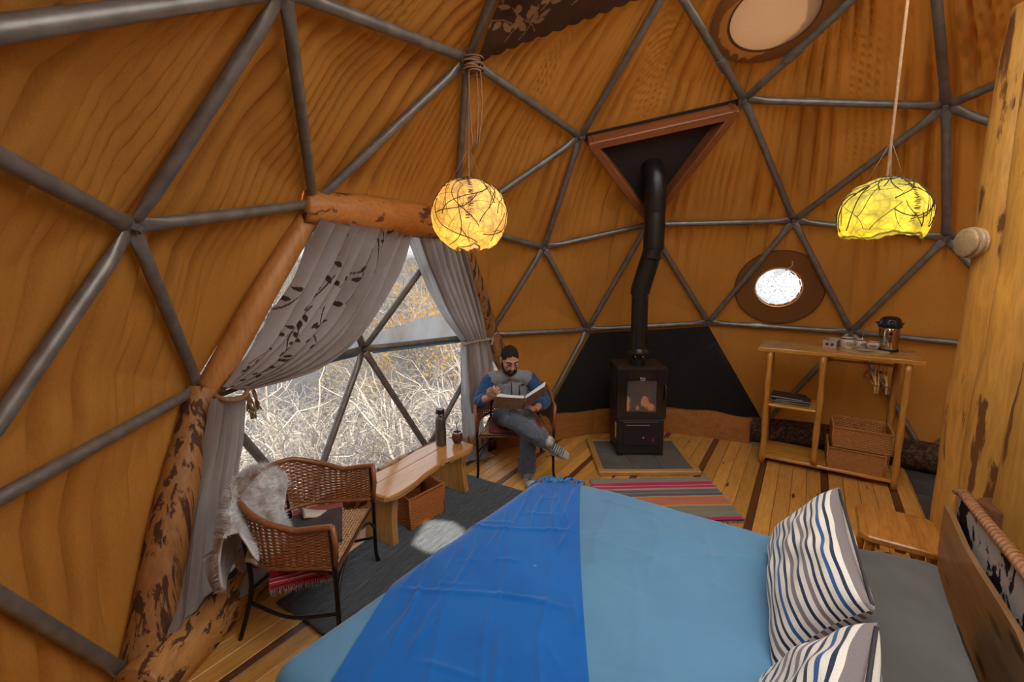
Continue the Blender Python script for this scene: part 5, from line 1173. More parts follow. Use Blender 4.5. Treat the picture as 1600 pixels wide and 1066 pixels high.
mb = MB(); mb.tube(cat_rom([a * .05 + b * .20 + nv * .01, a * .10 + b * .25 + nv * .015, a * .10 + b * .30 + nv * .01], 8), .008, 6); mb.build('drawstring', PALEROPE, w3)
c = V3(.88, 1.075, 3.62); f3 = (pos('J') + pos('T') + pos('Y')) / 3; nv = -nrm(f3 - DC)
c = f3 + (nrm(np.cross(nv, (0, 0, 1.)))) * 0 + nv * .015 + V3(.02, .0, .012)
w4 = thing('roof_vent', 'round roof vent closed with pale cloth inside a stitched webbing ring', 'vent', tuple(c))
CLOSED = canvas_mat('pale_vent_cloth', (.50, .30, .17), (.46, .24, .11), .13)
ring_disc((0, 0, 0), nv, [(.0005, -.02), (.14, -.024), (.275, -.006)]).build('cloth_disc', CLOSED, w4)
ring_disc((0, 0, 0), nv, [(.27, .0), (.272, .008)] + [(.275 + .115 * i / 16, .006 - .012 * (i / 16) + .0025 * (i % 2)) for i in range(1, 17)]).build('webbing_ring', WEB, w4)
a, b = frame_of(nv); mb = MB()
for k in range(150): t = 2 * PI * k / 150; p = a * math.cos(t) + b * math.sin(t); mb.tube([p * .386 + nv * -.002, p * .402 + nv * -.008], .0028, 4)
mb.build('stitches', STITCH, w4, kind='stuff')
ring_disc((0, 0, 0), nv, [(.272 + .006 * math.cos(t), .004 + .006 * math.sin(t)) for t in np.linspace(0, 2 * PI, 8)]).build('inner_piping', STITCH, w4)

# ================================================================== pendant lamps of felted wool
def lamp(name, label, c, R_, sy, open_z, top, tcol, seed, watts, bulb):
    """felted shell round an open bottom, fibres, cord and bulb"""
    o = thing(name, label, 'lamp', tuple(c)); rs = random.Random(seed); nth, nph = 72, 44; mb = MB()
    m = NT('wool_felt'); d = m.node('ShaderNodeBsdfDiffuse'); d.inputs[0].default_value = (*tcol[1], 1); tr = m.node('ShaderNodeBsdfTranslucent'); v = m.coords((1, 1, 1), rand=False)
    vo = m.node('ShaderNodeTexVoronoi'); vo.feature = 'DISTANCE_TO_EDGE'; vo.inputs['Scale'].default_value = 11 if seed < 5 else 9; dn = m.node('ShaderNodeVectorMath', operation='ADD'); nz = m.node('ShaderNodeTexNoise'); nz.inputs['Scale'].default_value = 7; m.link(v, nz.inputs[0]); sc = m.node('ShaderNodeVectorMath', operation='SCALE'); sc.inputs['Scale'].default_value = .12; m.link(nz.outputs['Color'], sc.inputs[0]); m.link(v, dn.inputs[0]); m.link(sc.outputs[0], dn.inputs[1]); m.link(dn.outputs[0], vo.inputs['Vector'])
    v2 = m.node('ShaderNodeTexVoronoi'); v2.feature = 'DISTANCE_TO_EDGE'; v2.inputs['Scale'].default_value = 23; m.link(dn.outputs[0], v2.inputs['Vector']); big = m.noise(v, 6, 4, .6, .6)
    th_ = m.mix(1, m.ramp(vo.outputs['Distance'], [(0, .45), (.05, .80), (.2, 1.0)]), m.ramp(v2.outputs['Distance'], [(0, .55), (.06, .85), (.2, 1.0)]), 'MULTIPLY'); th_ = m.mix(1, th_, m.ramp(big, [(.3, .45), (.65, 1.1)]), 'MULTIPLY'); m.link(m.mix(1, tcol[0], th_, 'MULTIPLY'), tr.inputs[0])
    mx = m.node('ShaderNodeMixShader'); mx.inputs[0].default_value = .62; m.link(d.outputs[0], mx.inputs[1]); m.link(tr.outputs[0], mx.inputs[2]); m.link(mx.outputs[0], m.out.inputs[0]); m.n.remove(m.b)
    P = np.zeros((nth + 1, nph, 3)); zb = -open_z
    for i in range(nth + 1):
        th = 2 * PI * (i % nth) / nth
        for j in range(nph):
            ph0 = math.acos(max(-1, min(1, zb + .06 * math.sin(th * 3 + seed) + .03 * math.sin(th * 7)))); ph = .10 + (ph0 - .10) * j / (nph - 1)
            d_ = V3(math.sin(ph) * math.cos(th), math.sin(ph) * math.sin(th), math.cos(ph)); k = 1 + .05 * mnoise.noise(Vector(d_ * 2.2) + Vector((seed, 0, 0))) + .025 * mnoise.noise(Vector(d_ * 7) + Vector((seed, 3, 0)))
            P[i, j] = d_ * R_ * k * V3(1, 1, sy)
    mb.grid(P); mb.build('felt_shade', m.m, o)
    lo_ = MB(); e = [P[i, -1] for i in range(nth)]; lo_.tube([q * .985 + V3(0, 0, .004 * math.sin(i * 1.7)) for i, q in enumerate(e)], .006, 6, closed=True); lo_.build('ragged_rim', m.m, o)
    fb = MB()
    for k in range(95 if seed < 5 else 130):     # long fibres wound round the shell
        nv_ = nrm(V3(rs.gauss(0, 1), rs.gauss(0, 1), rs.gauss(0, .55))); a_, b_ = frame_of(nv_); t0, L = rs.uniform(0, 6.28), rs.uniform(.6, 1.9); Q = []
        for t in np.linspace(t0, t0 + L, 14):
            d_ = nrm(a_ * math.cos(t) + b_ * math.sin(t) + nv_ * .25 * math.sin(t * 3 + k)); 
            if d_[2] < zb + .1: break
            Q.append(d_ * R_ * V3(1, 1, sy) * (1.012 + .05 * mnoise.noise(Vector(d_ * 2.2) + Vector((seed, 0, 0)))))
        if len(Q) > 3: fb.tube(Q, rs.choice((.0012, .0018, .0028)), 5)
    th0 = math.atan2(CAM[1] - c[1], CAM[0] - c[0]) + (-.1 if seed < 5 else .55)
    for k in range(46):     # the dark sewn seam
        f_ = k / 46; ph = lerp(.35, 1.75, f_); th = th0 + .16 * math.sin(f_ * 3); dd = []
        for s_ in (-1, 1):
            t2 = th + s_ * rs.uniform(.03, .09); p2 = ph + s_ * rs.uniform(-.05, .06); dd.append(V3(math.sin(p2) * math.cos(t2), math.sin(p2) * math.sin(t2), math.cos(p2)) * R_ * V3(1, 1, sy) * 1.03)
        fb.tube(dd, .0016, 4)
    fb.build('dark_fibres', plain('dark_fibre', (.05, .03, .015), (.03, .02, .012), 40, .9), o, kind='stuff')
    sb = MB()
    for k in range(420):
        i, j = rs.randrange(nth), rs.randrange(6, nph); p = P[i, j]; nn = nrm(p); L = rs.uniform(.008, .022) * (1.8 if j > nph - 4 else 1); q = p + nn * L + V3(rs.gauss(0, .008), rs.gauss(0, .008), -.5 * L); w_ = frame_of(nn)[0] * .0012; sb.add([p - w_, p + w_, q], [(0, 1, 2)])
    sb.build('stray_wool', m.m, o, smooth=False, kind='stuff')
    BM = NT('bulb_glow'); BM.b.inputs['Emission Color'].default_value = (1, .78, .42, 1); BM.b.inputs['Emission Strength'].default_value = 9
    g = blob((bulb[0], bulb[1], bulb[2]), .032, (1, 1, 1.25)).build('bulb', BM.m, o)
    mb = MB(); mb.lathe([(.02, .035), (.022, .05), (.022, .09), (.012, .10)], bulb, 16); mb.build('socket', BLK, o)
    mb = MB(); mb.tube([(bulb[0], bulb[1], bulb[2] + .10), (0, 0, R_ * sy), tuple(top)], .007, 8); mb.build('cord', CORD, o)
    for k in range(3):
        t = k * 2.1 + seed; p = V3(math.sin(.5) * math.cos(t) * R_, math.sin(.5) * math.sin(t) * R_, math.cos(.5) * R_ * sy); kn = V3(*top) * ((R_ * sy + .19) / np.linalg.norm(top)); mb = MB(); mb.tube([p, kn], .0022, 5); mb.build('hanging_string', CORD, o)
    ld = bpy.data.lights.new(name + '_light', 'POINT'); ld.energy = watts; ld.color = (1, .72, .36); ld.shadow_soft_size = .04; l = bpy.data.objects.new('lamp_light', ld); COL.objects.link(l); l.parent = o; l.location = (bulb[0], bulb[1], bulb[2] - .055 if seed < 5 else bulb[2] - .06)
    return o
Dz = pos('D')
lamp('pendant_lamp', 'round ivory and gold felted wool pendant lamp hanging in front of the window', (-1.195, 1.61, 2.30), .252, .99, .86, (.015, 0, .93), ((.95, .62, .16), (.66, .52, .34)), 1, 2.3, (0, 0, .03))
lamp('pendant_lamp', 'greenish yellow dome shaped felted wool pendant lamp at the right', (.80, .255, 2.215), .208, 1.05, .45, (.06, .03, 1.45), ((.80, .74, .08), (.54, .52, .15)), 8, 1.25, (0, -.02, .03))
rp = thing('rope_wrap', 'brown rope wound round the frame hub above the ivory pendant lamp', 'rope', tuple(inn(Dz, .06)))
mb = MB(); P = []
for k in range(90): t = k * .5; P.append((.055 * math.cos(t) + .02 * math.sin(k * .3), .055 * math.sin(t), -.05 + .0011 * k))
mb.tube(P, .0065, 6); mb.build('coil', CORD, rp)
for dx in (-.03, .02, .045): mb = MB(); mb.tube(cat_rom([(dx, -.02, .0), (dx * 1.1, -.03, -.25), (dx * .5, -.02, -.5)], 8), .005, 6); mb.build('loose_end', CORD, rp)
# ================================================================== the reading man
man = thing('person', 'seated man in grey fleece vest, blue shirt and jeans, legs crossed, reading a brown folder', 'person', (-.57, 2.35, 0))
MO = V3(-.57, 2.35, 0)
def fuse(name, prims, mat, parent, voxel=.007, smooth=6, wr=None, label=None, origin=MO):
    mb = MB()
    for p in prims:
        if p[0] == 'tube':
            P = cat_rom([V3(*q) - origin for q in p[1]], p[3] if len(p) > 3 and p[3] else max(8, len(p[1]) * 4)); R_ = np.interp(np.linspace(0, 1, len(P)), np.linspace(0, 1, len(p[2])), p[2])
            fl_ = None
            if len(p) > 4: fl_ = [(a, b) for a, b in zip(np.interp(np.linspace(0, 1, len(P)), np.linspace(0, 1, len(p[4])), [x[0] for x in p[4]]), np.interp(np.linspace(0, 1, len(P)), np.linspace(0, 1, len(p[4])), [x[1] for x in p[4]]))]
            mb.tube(P, list(R_), 16, True, ref=p[5] if len(p) > 5 else None, flat=fl_)
            for e, r_ in ((P[0], R_[0]), (P[-1], R_[-1])):
                if fl_ is None: b = blob((0, 0, 0), r_); mb.add([V3(*q) + e for q in b.v], b.f)
        else:
            c, rad, R_ = V3(*p[1]) - origin, p[2], p[3] if len(p) > 3 else np.eye(3); b = blob((0, 0, 0), 1.0, n=14); mb.add([R_ @ (V3(*q) * rad) + c for q in b.v], b.f)
    o = mb.build(name, mat, parent, label=label)
    md = o.modifiers.new('remesh', 'REMESH'); md.mode = 'VOXEL'; md.voxel_size = voxel; md.use_smooth_shade = True
    if smooth: md = o.modifiers.new('smooth', 'SMOOTH'); md.iterations = smooth; md.factor = .5
    if wr:
        tx = bpy.data.textures.new(name + '_wrinkle', 'CLOUDS'); tx.noise_scale = wr[1]; tx.noise_depth = 2
        md = o.modifiers.new('wrinkle', 'DISPLACE'); md.texture = tx; md.strength = wr[0]; md.mid_level = .5; md.texture_coords = 'LOCAL'
    return o
J_ = dict(pelvis=(-.575, 2.50, .50), waist=(-.588, 2.50, .62), chest=(-.602, 2.475, .80), neck=(-.617, 2.445, .945), head=(-.637, 2.385, 1.088),
 rsh=(-.800, 2.49, .885), rel=(-.925, 2.42, .715), rwr=(-.892, 2.222, .800), rhd=(-.872, 2.135, .870), lsh=(-.435, 2.40, .888), lel=(-.345, 2.26, .700), lwr=(-.480, 2.115, .690), lhd=(-.575, 2.060, .705),
 rhip=(-.672, 2.49, .500), rkn=(-.735, 2.045, .640), ran=(-.492, 1.905, .455), lhip=(-.486, 2.45, .495), lkn=(-.600, 2.02, .535), lan=(-.560, 2.16, .10))
j = {k: V3(*v) for k, v in J_.items()}
SKIN = plain('skin', (.52, .265, .18), (.46, .215, .14), 30, .5, 0, .05, .4)
HAIR = plain('dark_hair', (.016, .010, .007), (.034, .022, .015), 90, .8, 0, .5, .15)
Ff = nrm((-.06, -.90, -.42)); Sd = nrm(np.cross(Ff, (0, 0, 1))); Uh = np.cross(Sd, Ff); hb = np.stack([Sd, Ff, Uh], 1); hc = j['head']
def hp_(s, f, u): return tuple(hc + Sd * s + Ff * f + Uh * u)
def fingers(wr_, hd, curl, side, spread=1.0):
    """palm, four curled fingers and a thumb leaving its side"""
    d = nrm(hd - wr_); sd = nrm(side - (side @ d) * d); cu = nrm(curl - (curl @ d) * d - (curl @ sd) * sd); out = []
    out.append(('tube', [wr_, wr_ + d * .03, wr_ + d * .085], [.024, .028, .026], 10, [(1.0, .85), (1.35, .62), (1.5, .5)], cu))
    for k, (off, L) in enumerate(((-.033, .072), (-.011, .082), (.011, .078), (.032, .062))):
        b = wr_ + d * .085 + sd * off * spread; out.append(('tube', [b - d * .02, b + d * L * .40 + cu * .006, b + d * L * .70 + cu * L * .30, b + d * L * .72 + cu * L * .62], [.0095, .0092, .0085, .0072], 14))
    b = wr_ + d * .035 - sd * .034; out.append(('tube', [b, b + d * .030 - sd * .018 + cu * .012, b + d * .060 - sd * .012 + cu * .034], [.0125, .0108, .0088], 12))
    return out
UPV = V3(0, 0, 1.)
rh = fingers(j['rwr'], j['rhd'], V3(.75, -.25, -.1), V3(-.1, -.45, .6) * -1)
lh = fingers(j['lwr'], j['lhd'], V3(-.1, .35, .8), V3(.35, -.75, -.2) * -1)
body_prims = [('ell', hp_(0, -.008, .018), (.077, .097, .106), hb), ('ell', hp_(0, .028, -.058), (.060, .066, .064), hb), ('ell', hp_(0, .068, -.088), (.026, .022, .018), hb),
 ('tube', [hp_(0, .086, .022), hp_(0, .102, -.012), hp_(0, .110, -.030)], [.0095, .012, .0155], 10), ('ell', hp_(-.013, .096, -.034), (.010, .011, .009), hb), ('ell', hp_(.013, .096, -.034), (.010, .011, .009), hb),
 ('tube', [hp_(-.052, .068, .034), hp_(0, .088, .032), hp_(.052, .068, .034)], [.010, .011, .010], 12), ('ell', hp_(0, .088, -.060), (.022, .009, .006), hb), ('ell', hp_(0, .086, -.070), (.019, .009, .007), hb),
 ('ell', hp_(-.045, .058, -.018), (.024, .026, .024), hb), ('ell', hp_(.045, .058, -.018), (.024, .026, .024), hb)]
for s in (-1, 1): body_prims += [('ell', hp_(s * .080, -.012, -.005), (.010, .021, .033), hb), ('ell', hp_(s * .079, -.008, -.034), (.008, .010, .011), hb)]
body_prims += [('tube', [hp_(0, -.03, -.05), j['neck'] + V3(0, 0, .0), j['chest']], [.056, .058, .085]), ('tube', [j['chest'], j['waist'], j['pelvis']], [.095, .095, .10]),
 ('tube', [j['neck'] - UPV * .06, j['rsh'], j['rel']], [.05, .045, .036]), ('tube', [j['rel'], (j['rel'] + j['rwr']) / 2, j['rwr']], [.040, .041, .026]), ('tube', [j['neck'] - UPV * .06, j['lsh'], j['lel']], [.05, .045, .036]), ('tube', [j['lel'], (j['lel'] + j['lwr']) / 2, j['lwr']], [.040, .040, .026]),
 ('tube', [j['pelvis'], j['rhip'], j['rkn']], [.08, .07, .045]), ('tube', [j['rkn'], j['ran']], [.045, .032]), ('tube', [j['pelvis'], j['lhip'], j['lkn']], [.08, .07, .045]), ('tube', [j['lkn'], j['lan']], [.045, .032])]
body = fuse('body', body_prims + rh + lh, SKIN, man, .0050, 3)
hair = fuse('hair', [('ell', hp_(0, -.014, .034), (.0815, .0945, .101), hb), ('ell', hp_(0, -.032, .018), (.081, .076, .085), hb)], HAIR, man, .005, 2, (.005, .010))
beard = fuse('beard', [('tube', [hp_(-.077, .0, .01), hp_(-.069, .014, -.050), hp_(-.046, .060, -.092), hp_(0, .083, -.108), hp_(.046, .060, -.092), hp_(.069, .014, -.050), hp_(.077, .0, .01)], [.006, .009, .015, .021, .015, .009, .006], 30), ('ell', hp_(0, .058, -.102), (.036, .030, .020), hb), ('tube', [hp_(-.030, .084, -.075), hp_(-.022, .097, -.050), hp_(0, .101, -.046), hp_(.022, .097, -.050), hp_(.030, .084, -.075)], [.007, .0075, .006, .0075, .007], 16)], HAIR, man, .005, 2, (.004, .01))
for s in (-1, 1):
    mb = MB(); mb.tube(cat_rom([V3(*hp_(s * .050, .083, .034)) - MO, V3(*hp_(s * .032, .0985, .040)) - MO, V3(*hp_(s * .014, .0985, .034)) - MO], 8), [.003, .005, .005, .005, .005, .005, .005, .004], 6); mb.build('eyebrow', HAIR, man)
    b = blob((0, 0, 0), .0125, (1.2, .7, .8)); b.v = [tuple(hb @ V3(*q) + V3(*hp_(s * .031, .083, .012)) - MO) for q in b.v]; b.build('eye', plain('eye_white', (.55, .5, .47), (.5, .45, .42), 20, .3), man)
    b = blob((0, 0, 0), .006, (1, .6, 1)); b.v = [tuple(hb @ V3(*q) + V3(*hp_(s * .031, .0905, .008)) - MO) for q in b.v]; b.build('iris', plain('eye_dark', (.02, .012, .008), rough=.2), man)
    mb = MB(); mb.tube(cat_rom([V3(*hp_(s * .046, .082, .012)) - MO, V3(*hp_(s * .031, .0925, .0175)) - MO, V3(*hp_(s * .017, .089, .012)) - MO], 8), .0045, 6); mb.build('eyelid', SKIN, man)
    mb = MB(); mb.tube(cat_rom([V3(*hp_(s * .046, .084, .0095)) - MO, V3(*hp_(s * .031, .0955, .0125)) - MO, V3(*hp_(s * .017, .091, .0095)) - MO], 8), .0016, 5); mb.build('lash_line', HAIR, man)
VEST = fabric('grey_fleece', (.235, .235, .245), (.19, .19, .20), 350, .95, sheen=.3, nscale=12)
SHIRT = fabric('blue_shirt', (.028, .085, .20), (.018, .055, .135), 400, .9, nscale=9)
JEAN = fabric('jeans_denim', (.105, .120, .150), (.060, .070, .092), 500, .9, nscale=5)
DARKC = plain('dark_collar', (.02, .022, .03), (.03, .032, .04), 40, .8)
fdir = nrm(V3(-.25, -.96, 0))
tors = [j['pelvis'] + UPV * .02, j['waist'], j['chest'], j['chest'] + UPV * .07, j['neck'] - UPV * .035 + V3(0, .01, 0)]
fuse('vest', [('tube', tors, [1] * 5, 30, [(.158, .118), (.158, .128), (.178, .128), (.172, .112), (.085, .072)], fdir), ('tube', [j['rsh'] + V3(.035, 0, .005), j['neck'] - UPV * .03, j['lsh'] + V3(-.035, 0, .005)], [.073, .066, .073], 14),
 ('tube', [j['neck'] - UPV * .03, j['neck'] + V3(.0, -.01, .015)], [.078, .080], 6, [(1, 1), (1, 1)], fdir)], VEST, man, .007, 6, (.014, .055))
for sh_, el_, wr_, k_e in ((j['rsh'] + V3(.012, 0, -.01), j['rel'], j['rwr'], .40), (j['lsh'] + V3(-.012, 0, -.01), j['lel'], j['lwr'], .55)):
    fuse('shirt_sleeve', [('tube', [sh_, sh_ + V3(-.027 if sh_[0] < -.6 else .027, 0, -.015), el_, lerp(el_, wr_, k_e)], [.070, .070, .060, .055], 24), ('tube', [lerp(el_, wr_, k_e - .10), lerp(el_, wr_, k_e + .02)], [.057, .057], 5)], SHIRT, man, .007, 4, (.016, .035))
fuse('collar', [('tube', [j['neck'] + UPV * -.02, j['neck'] + V3(-.003, -.018, .028)], [.066, .068], 6)], DARKC, man, .006, 2)
fz = [lerp(j['pelvis'], j['waist'], .4) + fdir * .126, j['waist'] + fdir * .132, j['chest'] + fdir * .130, j['chest'] + UPV * .06 + fdir * .118, j['neck'] + fdir * .085 - UPV * .04]
mb = MB(); mb.tube(cat_rom([p - MO for p in fz], 20), .006, 6); mb.build('zip', plain('zip_dark', (.05, .05, .055), rough=.5), man)
sdv = nrm(np.cross(UPV, fdir)); pz = [j['chest'] + fdir * .122 + sdv * .075 - UPV * .05, j['chest'] + fdir * .120 + sdv * .075 + UPV * .045]
mb = MB(); mb.tube([p - MO for p in pz], .005, 6); mb.build('pocket_zip', plain('zip_dark', (.05, .05, .055), rough=.5), man)
mb = MB(); mb.box(j['chest'] + fdir * .112 + sdv * .105 + UPV * .048 - MO, (.036, .008, .016), rz=math.atan2(fdir[1], fdir[0]) + PI / 2 + .35, bev=.002); mb.build('chest_label', plain('label_navy', (.03, .035, .06)), man, smooth=False)
fuse('jeans', [('ell', j['pelvis'] + UPV * -.005, (.165, .14, .095)), ('tube', [j['pelvis'], j['rhip'], lerp(j['rhip'], j['rkn'], .5) + UPV * .015, j['rkn']], [.10, .105, .096, .078], 24), ('tube', [j['rkn'], lerp(j['rkn'], j['ran'], .5), lerp(j['rkn'], j['ran'], .92)], [.078, .074, .070], 18),
 ('tube', [j['pelvis'], j['lhip'], j['lkn']], [.10, .10, .075], 18), ('tube', [j['lkn'], lerp(j['lkn'], j['lan'], .5), j['lan'] + UPV * .012], [.076, .070, .082], 18)], JEAN, man, .0075, 7, (.026, .05))
SHW = plain('shoe_pale', (.46, .43, .38), (.07, .07, .075), 22, .6, 0, .3); SOLE = plain('shoe_sole', (.62, .58, .50), (.5, .46, .4), 20, .6); LACE = plain('shoe_lace', (.03, .03, .032), (.05, .05, .05), 60, .7)
def shoe(ank, toe, up):
    f = nrm(toe - ank); u = nrm(up - (up @ f) * f); s_ = np.cross(f, u); heel = ank - f * .05 - u * .055
    fuse('shoe', [('tube', [heel + u * .02, heel + f * .10 + u * .022, heel + f * .19 + u * .010, heel + f * .255], [.040, .045, .042, .026], 20, [(1, .95), (1, .95), (1.1, .75), (1.25, .7)], u), ('tube', [ank - u * .03, ank + u * .03 - f * .005], [.046, .050], 6)], SHW, man, .006, 4)
    mb = MB(); out = [(lerp(-.045, .268, (1 - math.cos(a)) / 2), .043 * math.sin(a) * (1.0 + .12 * math.cos(a + PI)) ) for a in np.linspace(0, 2 * PI, 32, endpoint=False)]
    q = MB(); slab(q, out, -.032, -.008, .006); mb.add([heel + f * p[0] + s_ * p[1] + u * p[2] - MO for p in q.v], q.f); mb.build('sole', SOLE, man, auto=40)
    mb = MB()
    for k in range(6): c = heel + f * (.10 + .020 * k) + u * (.066 - .0055 * k); mb.tube(cat_rom([c - s_ * .034 - u * .014 - MO, c + u * .004 - MO, c + s_ * .034 - u * .014 - MO], 8), .0045, 6)
    mb.build('laces', LACE, man, kind='stuff')
shoe(j['ran'] + V3(.02, -.012, -.01), j['ran'] + V3(.20, -.12, -.115), V3(-.1, -.75, .75))
shoe(V3(-.560, 2.15, .10), V3(-.59, 2.02, .10), UPV)
# folder he reads
fo = thing('leather_folder', 'open dark brown leather folder with white pages held by the seated man', 'folder', tuple(V3(-.66, 2.0, .80)))
FOo = V3(-.66, 2.0, .80); LEA = plain('brown_leather', (.085, .043, .022), (.050, .024, .013), 26, .9, 0, .35, .1); PAGE = plain('white_page', (.62, .62, .64), (.56, .56, .6), 6, .8)
def quad(a, b, c, d, t, nm, mat, bow=0):
    n = 12; G = np.zeros((n, 6, 3)); N_ = nrm(np.cross(b - a, d - a))
    for i in range(n):
        for k in range(6): u, v = i / (n - 1), k / 5; G[i, k] = lerp(lerp(a, b, u), lerp(d, c, u), v) - FOo + N_ * bow * math.sin(u * PI)
    mb = MB(); mb.grid(G, thick=t); return mb.build(nm, mat, fo, auto=40)
s1, s2, la_, lb_, ra_, rb_ = (V3(*p) for p in ((-.652, 1.985, .838), (-.695, 1.94, .765), (-.872, 2.10, .848), (-.925, 2.05, .772), (-.395, 2.065, .912), (-.452, 2.01, .845)))
quad(lb_, s2, s1, la_, .006, 'cover', LEA, -.006); quad(s2 + V3(.015, 0, 0), rb_, ra_, s1 + V3(.015, 0, 0), .006, 'cover', LEA, -.004)
k = V3(.006, .022, .012)
quad(lb_ + k + V3(.02, 0, 0), s2 + k, s1 + k * 1.2, la_ + k * 1.4 + V3(.02, 0, 0), .003, 'pages', PAGE, -.012); quad(s2 + k + V3(.015, 0, 0), rb_ + k, ra_ + k * 1.4 - V3(.02, 0, 0), s1 + k * 1.2 + V3(.015, 0, 0), .003, 'pages', PAGE, -.012)
mb = MB(); mb.tube([s2 - FOo + V3(.007, -.004, 0), s1 - FOo + V3(.007, -.004, 0)], .009, 8); mb.build('spine', LEA, fo)
blob(tuple(s1 - FOo + V3(.0, -.016, -.012)), .006).build('snap', STEEL, fo); blob(tuple(lerp(s1, ra_, .85) - FOo + V3(.0, -.012, -.012)), .005).build('snap', STEEL, fo)
# ================================================================== outside the window: slope, shrubs and bare trees
gx, gy = np.meshgrid(np.linspace(-38, 42, 70), np.linspace(3.3, 62, 70), indexing='ij')
d_ = np.hypot(gx + 2, gy + 1.4)
gz = -1.1 - 2.6 * sstep(4, 12, d_) + 3.2 * sstep(12, 48, d_) + .35 * wob(gx * .5, gy * .5, 201) + .6 * wob(gx * .17, gy * .2, 203)
gr = MB(); gr.grid(np.stack([gx, gy, gz], -1))
GRD = plain('dry_slope', (.075, .068, .060), (.045, .041, .036), 1.3, .95, 0, .5); g_ = gr.build('hillside', GRD); g_['kind'] = 'structure'; g_['label'] = 'dry brown slope outside the window'
def ground(x, y): i, k = int(np.clip((x + 38) / 80 * 69, 0, 69)), int(np.clip((y - 3.3) / 58.7 * 69, 0, 69)); return gz[i, k]
PALEB = plain('pale_bark', (.68, .59, .48), (.44, .37, .29), 9, .8); DARKBK = plain('dark_bark', (.16, .12, .09), (.10, .075, .055), 6, .85); TWIG = plain('pale_twig', (.40, .33, .25), (.23, .185, .135), 5, .75)
def leafm(name, c, c2):
    m = NT(name); n = m.noise(m.coords((1, 1, 1)), 3.5, 3); col = m.ramp(n, [(.35, c), (.65, c2)]); d = m.node('ShaderNodeBsdfDiffuse'); t = m.node('ShaderNodeBsdfTranslucent'); m.link(col, d.inputs[0]); m.link(col, t.inputs[0])
    mx = m.node('ShaderNodeMixShader'); mx.inputs[0].default_value = .5; m.link(d.outputs[0], mx.inputs[1]); m.link(t.outputs[0], mx.inputs[2]); m.link(mx.outputs[0], m.out.inputs[0]); m.n.remove(m.b); return m.m
LY = leafm('autumn_leaf', (.62, .40, .05), (.50, .24, .03)); LT = leafm('dry_leaf', (.34, .28, .21), (.20, .155, .11)); LG = leafm('olive_leaf', (.20, .19, .09), (.30, .24, .10))
def leaves_at(pts, n, sp, size, r):
    vs, fs = [], []
    for k in range(n):
        p = pts[r.randint(len(pts))] + r.normal(0, sp, 3); a = nrm(r.normal(0, 1, 3)); b = nrm(np.cross(a, r.normal(0, 1, 3))); s = size * r.uniform(.6, 1.3); o = len(vs)
        vs += [p - a * s, p + b * s * .5, p + a * s, p - b * s * .5]; fs.append((o, o + 1, o + 2, o + 3))
    return vs, fs
def shrub_mesh(seed, H=1.7, n=21):
    r = np.random.RandomState(seed); st_, tw, tips = MB(), MB(), []
    for k in range(n):
        a = r.uniform(0, 2 * PI); b = V3(r.normal(0, .12), r.normal(0, .12), 0); out = r.uniform(.25, .95); h = H * r.uniform(.55, 1.05)
        P = cat_rom([b, b + V3(math.cos(a) * out * .3, math.sin(a) * out * .3, h * .45), b + V3(math.cos(a) * out * .75, math.sin(a) * out * .75, h * .85), b + V3(math.cos(a) * out * 1.25, math.sin(a) * out * 1.25, h * r.uniform(.7, 1.1))], 9)
        P = P + r.normal(0, .02, P.shape); st_.tube(P, list(np.linspace(r.uniform(.010, .022), .005, 9)), 4)
        for m_ in range(7):
            i = r.randint(2, 9); d = nrm(r.normal(0, 1, 3) + V3(math.cos(a), math.sin(a), .5)); L = r.uniform(.12, .42); Q = cat_rom([P[i], P[i] + d * L * .5 + r.normal(0, .03, 3), P[i] + d * L + r.normal(0, .05, 3)], 5); tw.tube(Q, list(np.linspace(.005, .0025, 5)), 3); tips.append(Q[-1]); tips.append(Q[2])
            for q_ in range(2):
                d2 = nrm(d + r.normal(0, .9, 3)); tw.tube([Q[2 + q_], Q[2 + q_] + d2 * L * .3, Q[2 + q_] + d2 * L * .45 + r.normal(0, .03, 3)], [.003, .0025, .002], 3)
    return st_, tw, tips, r
def tree_mesh(seed, H, spread=.5, depth=4):
    r = np.random.RandomState(seed); tr, tw, tips = MB(), MB(), []
    def grow(p, d, L, rad, lev):
        n = 6; P = [p]; dd = d
        for i in range(n): dd = nrm(dd + r.normal(0, .13, 3) + V3(0, 0, .04)); P.append(P[-1] + dd * L / n)
        (tr if lev < 2 else tw).tube(P, list(np.linspace(rad, rad * .55, n + 1)), 7 if lev == 0 else 4 if lev < 3 else 3)
        if lev >= depth: tips.extend(P[3:]); return
        for k in range(5 if lev == 0 else 4):
            i = n if k == 0 else r.randint(2, n + 1); nd = nrm(dd + r.normal(0, spread + .12 * lev, 3)); grow(P[i], nd, L * r.uniform(.5, .75), rad * .5, lev + 1)
    grow(V3(0, 0, -.2), V3(0, 0, 1.), H * .42, H * .016, 0); return tr, tw, tips, r
def plant(name, label, cat, group, parts):
    o = thing(name, label, cat, (0, 0, 0), 0, group)
    for nm, mb, mt, kd in parts: mb.build(nm, mt, o, kind=kd, smooth=(kd is None))
    return o
SH = []
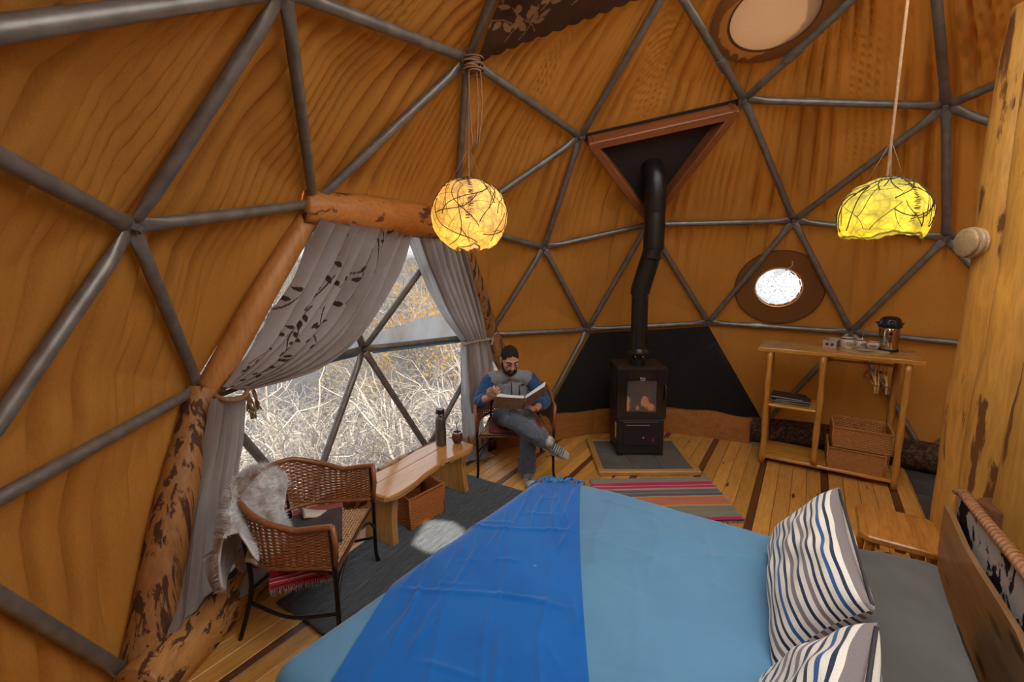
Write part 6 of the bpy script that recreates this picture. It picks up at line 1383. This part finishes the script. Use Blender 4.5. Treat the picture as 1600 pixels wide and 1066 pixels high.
for sd, lf, lab in ((301, LT, 'pale twiggy shrub with dry tan leaves close outside the window'), (302, LG, 'bare twiggy shrub with a few olive leaves close outside the window'), (303, None, 'leafless pale twiggy shrub close outside the window'), (304, LT, 'spreading pale shrub with arching bare stems close outside the window')):
    st_, tw, tips, r = shrub_mesh(sd); parts = [('stems', st_, PALEB, 'stuff'), ('twigs', tw, TWIG, 'stuff')]
    if lf: mb = MB(); mb.add(*leaves_at(tips, 230 if lf is LT else 90, .05, .022, r)); parts.append(('leaves', mb, lf, 'stuff'))
    SH.append(plant('shrub', lab, 'shrub', lab + 's', parts))
TR = []
for sd, H, lf, lab, mt in ((311, 6.5, LY, 'bare tree with golden autumn leaves outside the window', DARKBK), (312, 6.0, None, 'tall bare pale tree outside the window', PALEB), (313, 5.2, LT, 'grey brown tree with sparse dry leaves outside the window', DARKBK)):
    tr, tw, tips, r = tree_mesh(sd, H); parts = [('trunk', tr, mt, None), ('branches', tw, PALEB if mt is PALEB else TWIG, 'stuff')]
    if lf: mb = MB(); mb.add(*leaves_at(tips, 2600, .12, .05, r)); parts.append(('leaves', mb, lf, 'stuff'))
    TR.append(plant('tree', lab, 'tree', lab + 's', parts))
ro = random.Random(44)
def place(src, used, idx, x, y, s, sink=.1):
    o = src[idx] if idx not in used else copy_tree(src[idx]); used.add(idx); o.location = (x, y, ground(x, y) - sink); o.rotation_euler = (0, 0, ro.uniform(0, 6.28)); o.scale = (s, s, s * ro.uniform(.9, 1.1))
us, ut = set(), set()
for k in range(24):
    a = math.radians(ro.uniform(70, 110)); d = ro.uniform(5.6, 11.0); x, y = -2 + d * math.cos(a), -1.38 + d * math.sin(a)
    if math.hypot(x, y) < 4.3: continue
    place(SH, us, k % 4, x, y, ro.uniform(.85, 1.5))
for k in range(22):
    a = math.radians(ro.uniform(70, 109)); d = ro.uniform(10.5, 34) ; x, y = -2 + d * math.cos(a), -1.38 + d * math.sin(a)
    place(TR, ut, (1, 2, 1, 2, 0)[k % 5], x, y, ro.uniform(.62, .9) * (1 + .006 * d))
for x, y, s in ((.0, 10.5, 1.0), (.95, 12.2, 1.05), (.5, 13.5, 1.1)): place(TR, ut, 0, x, y, s)
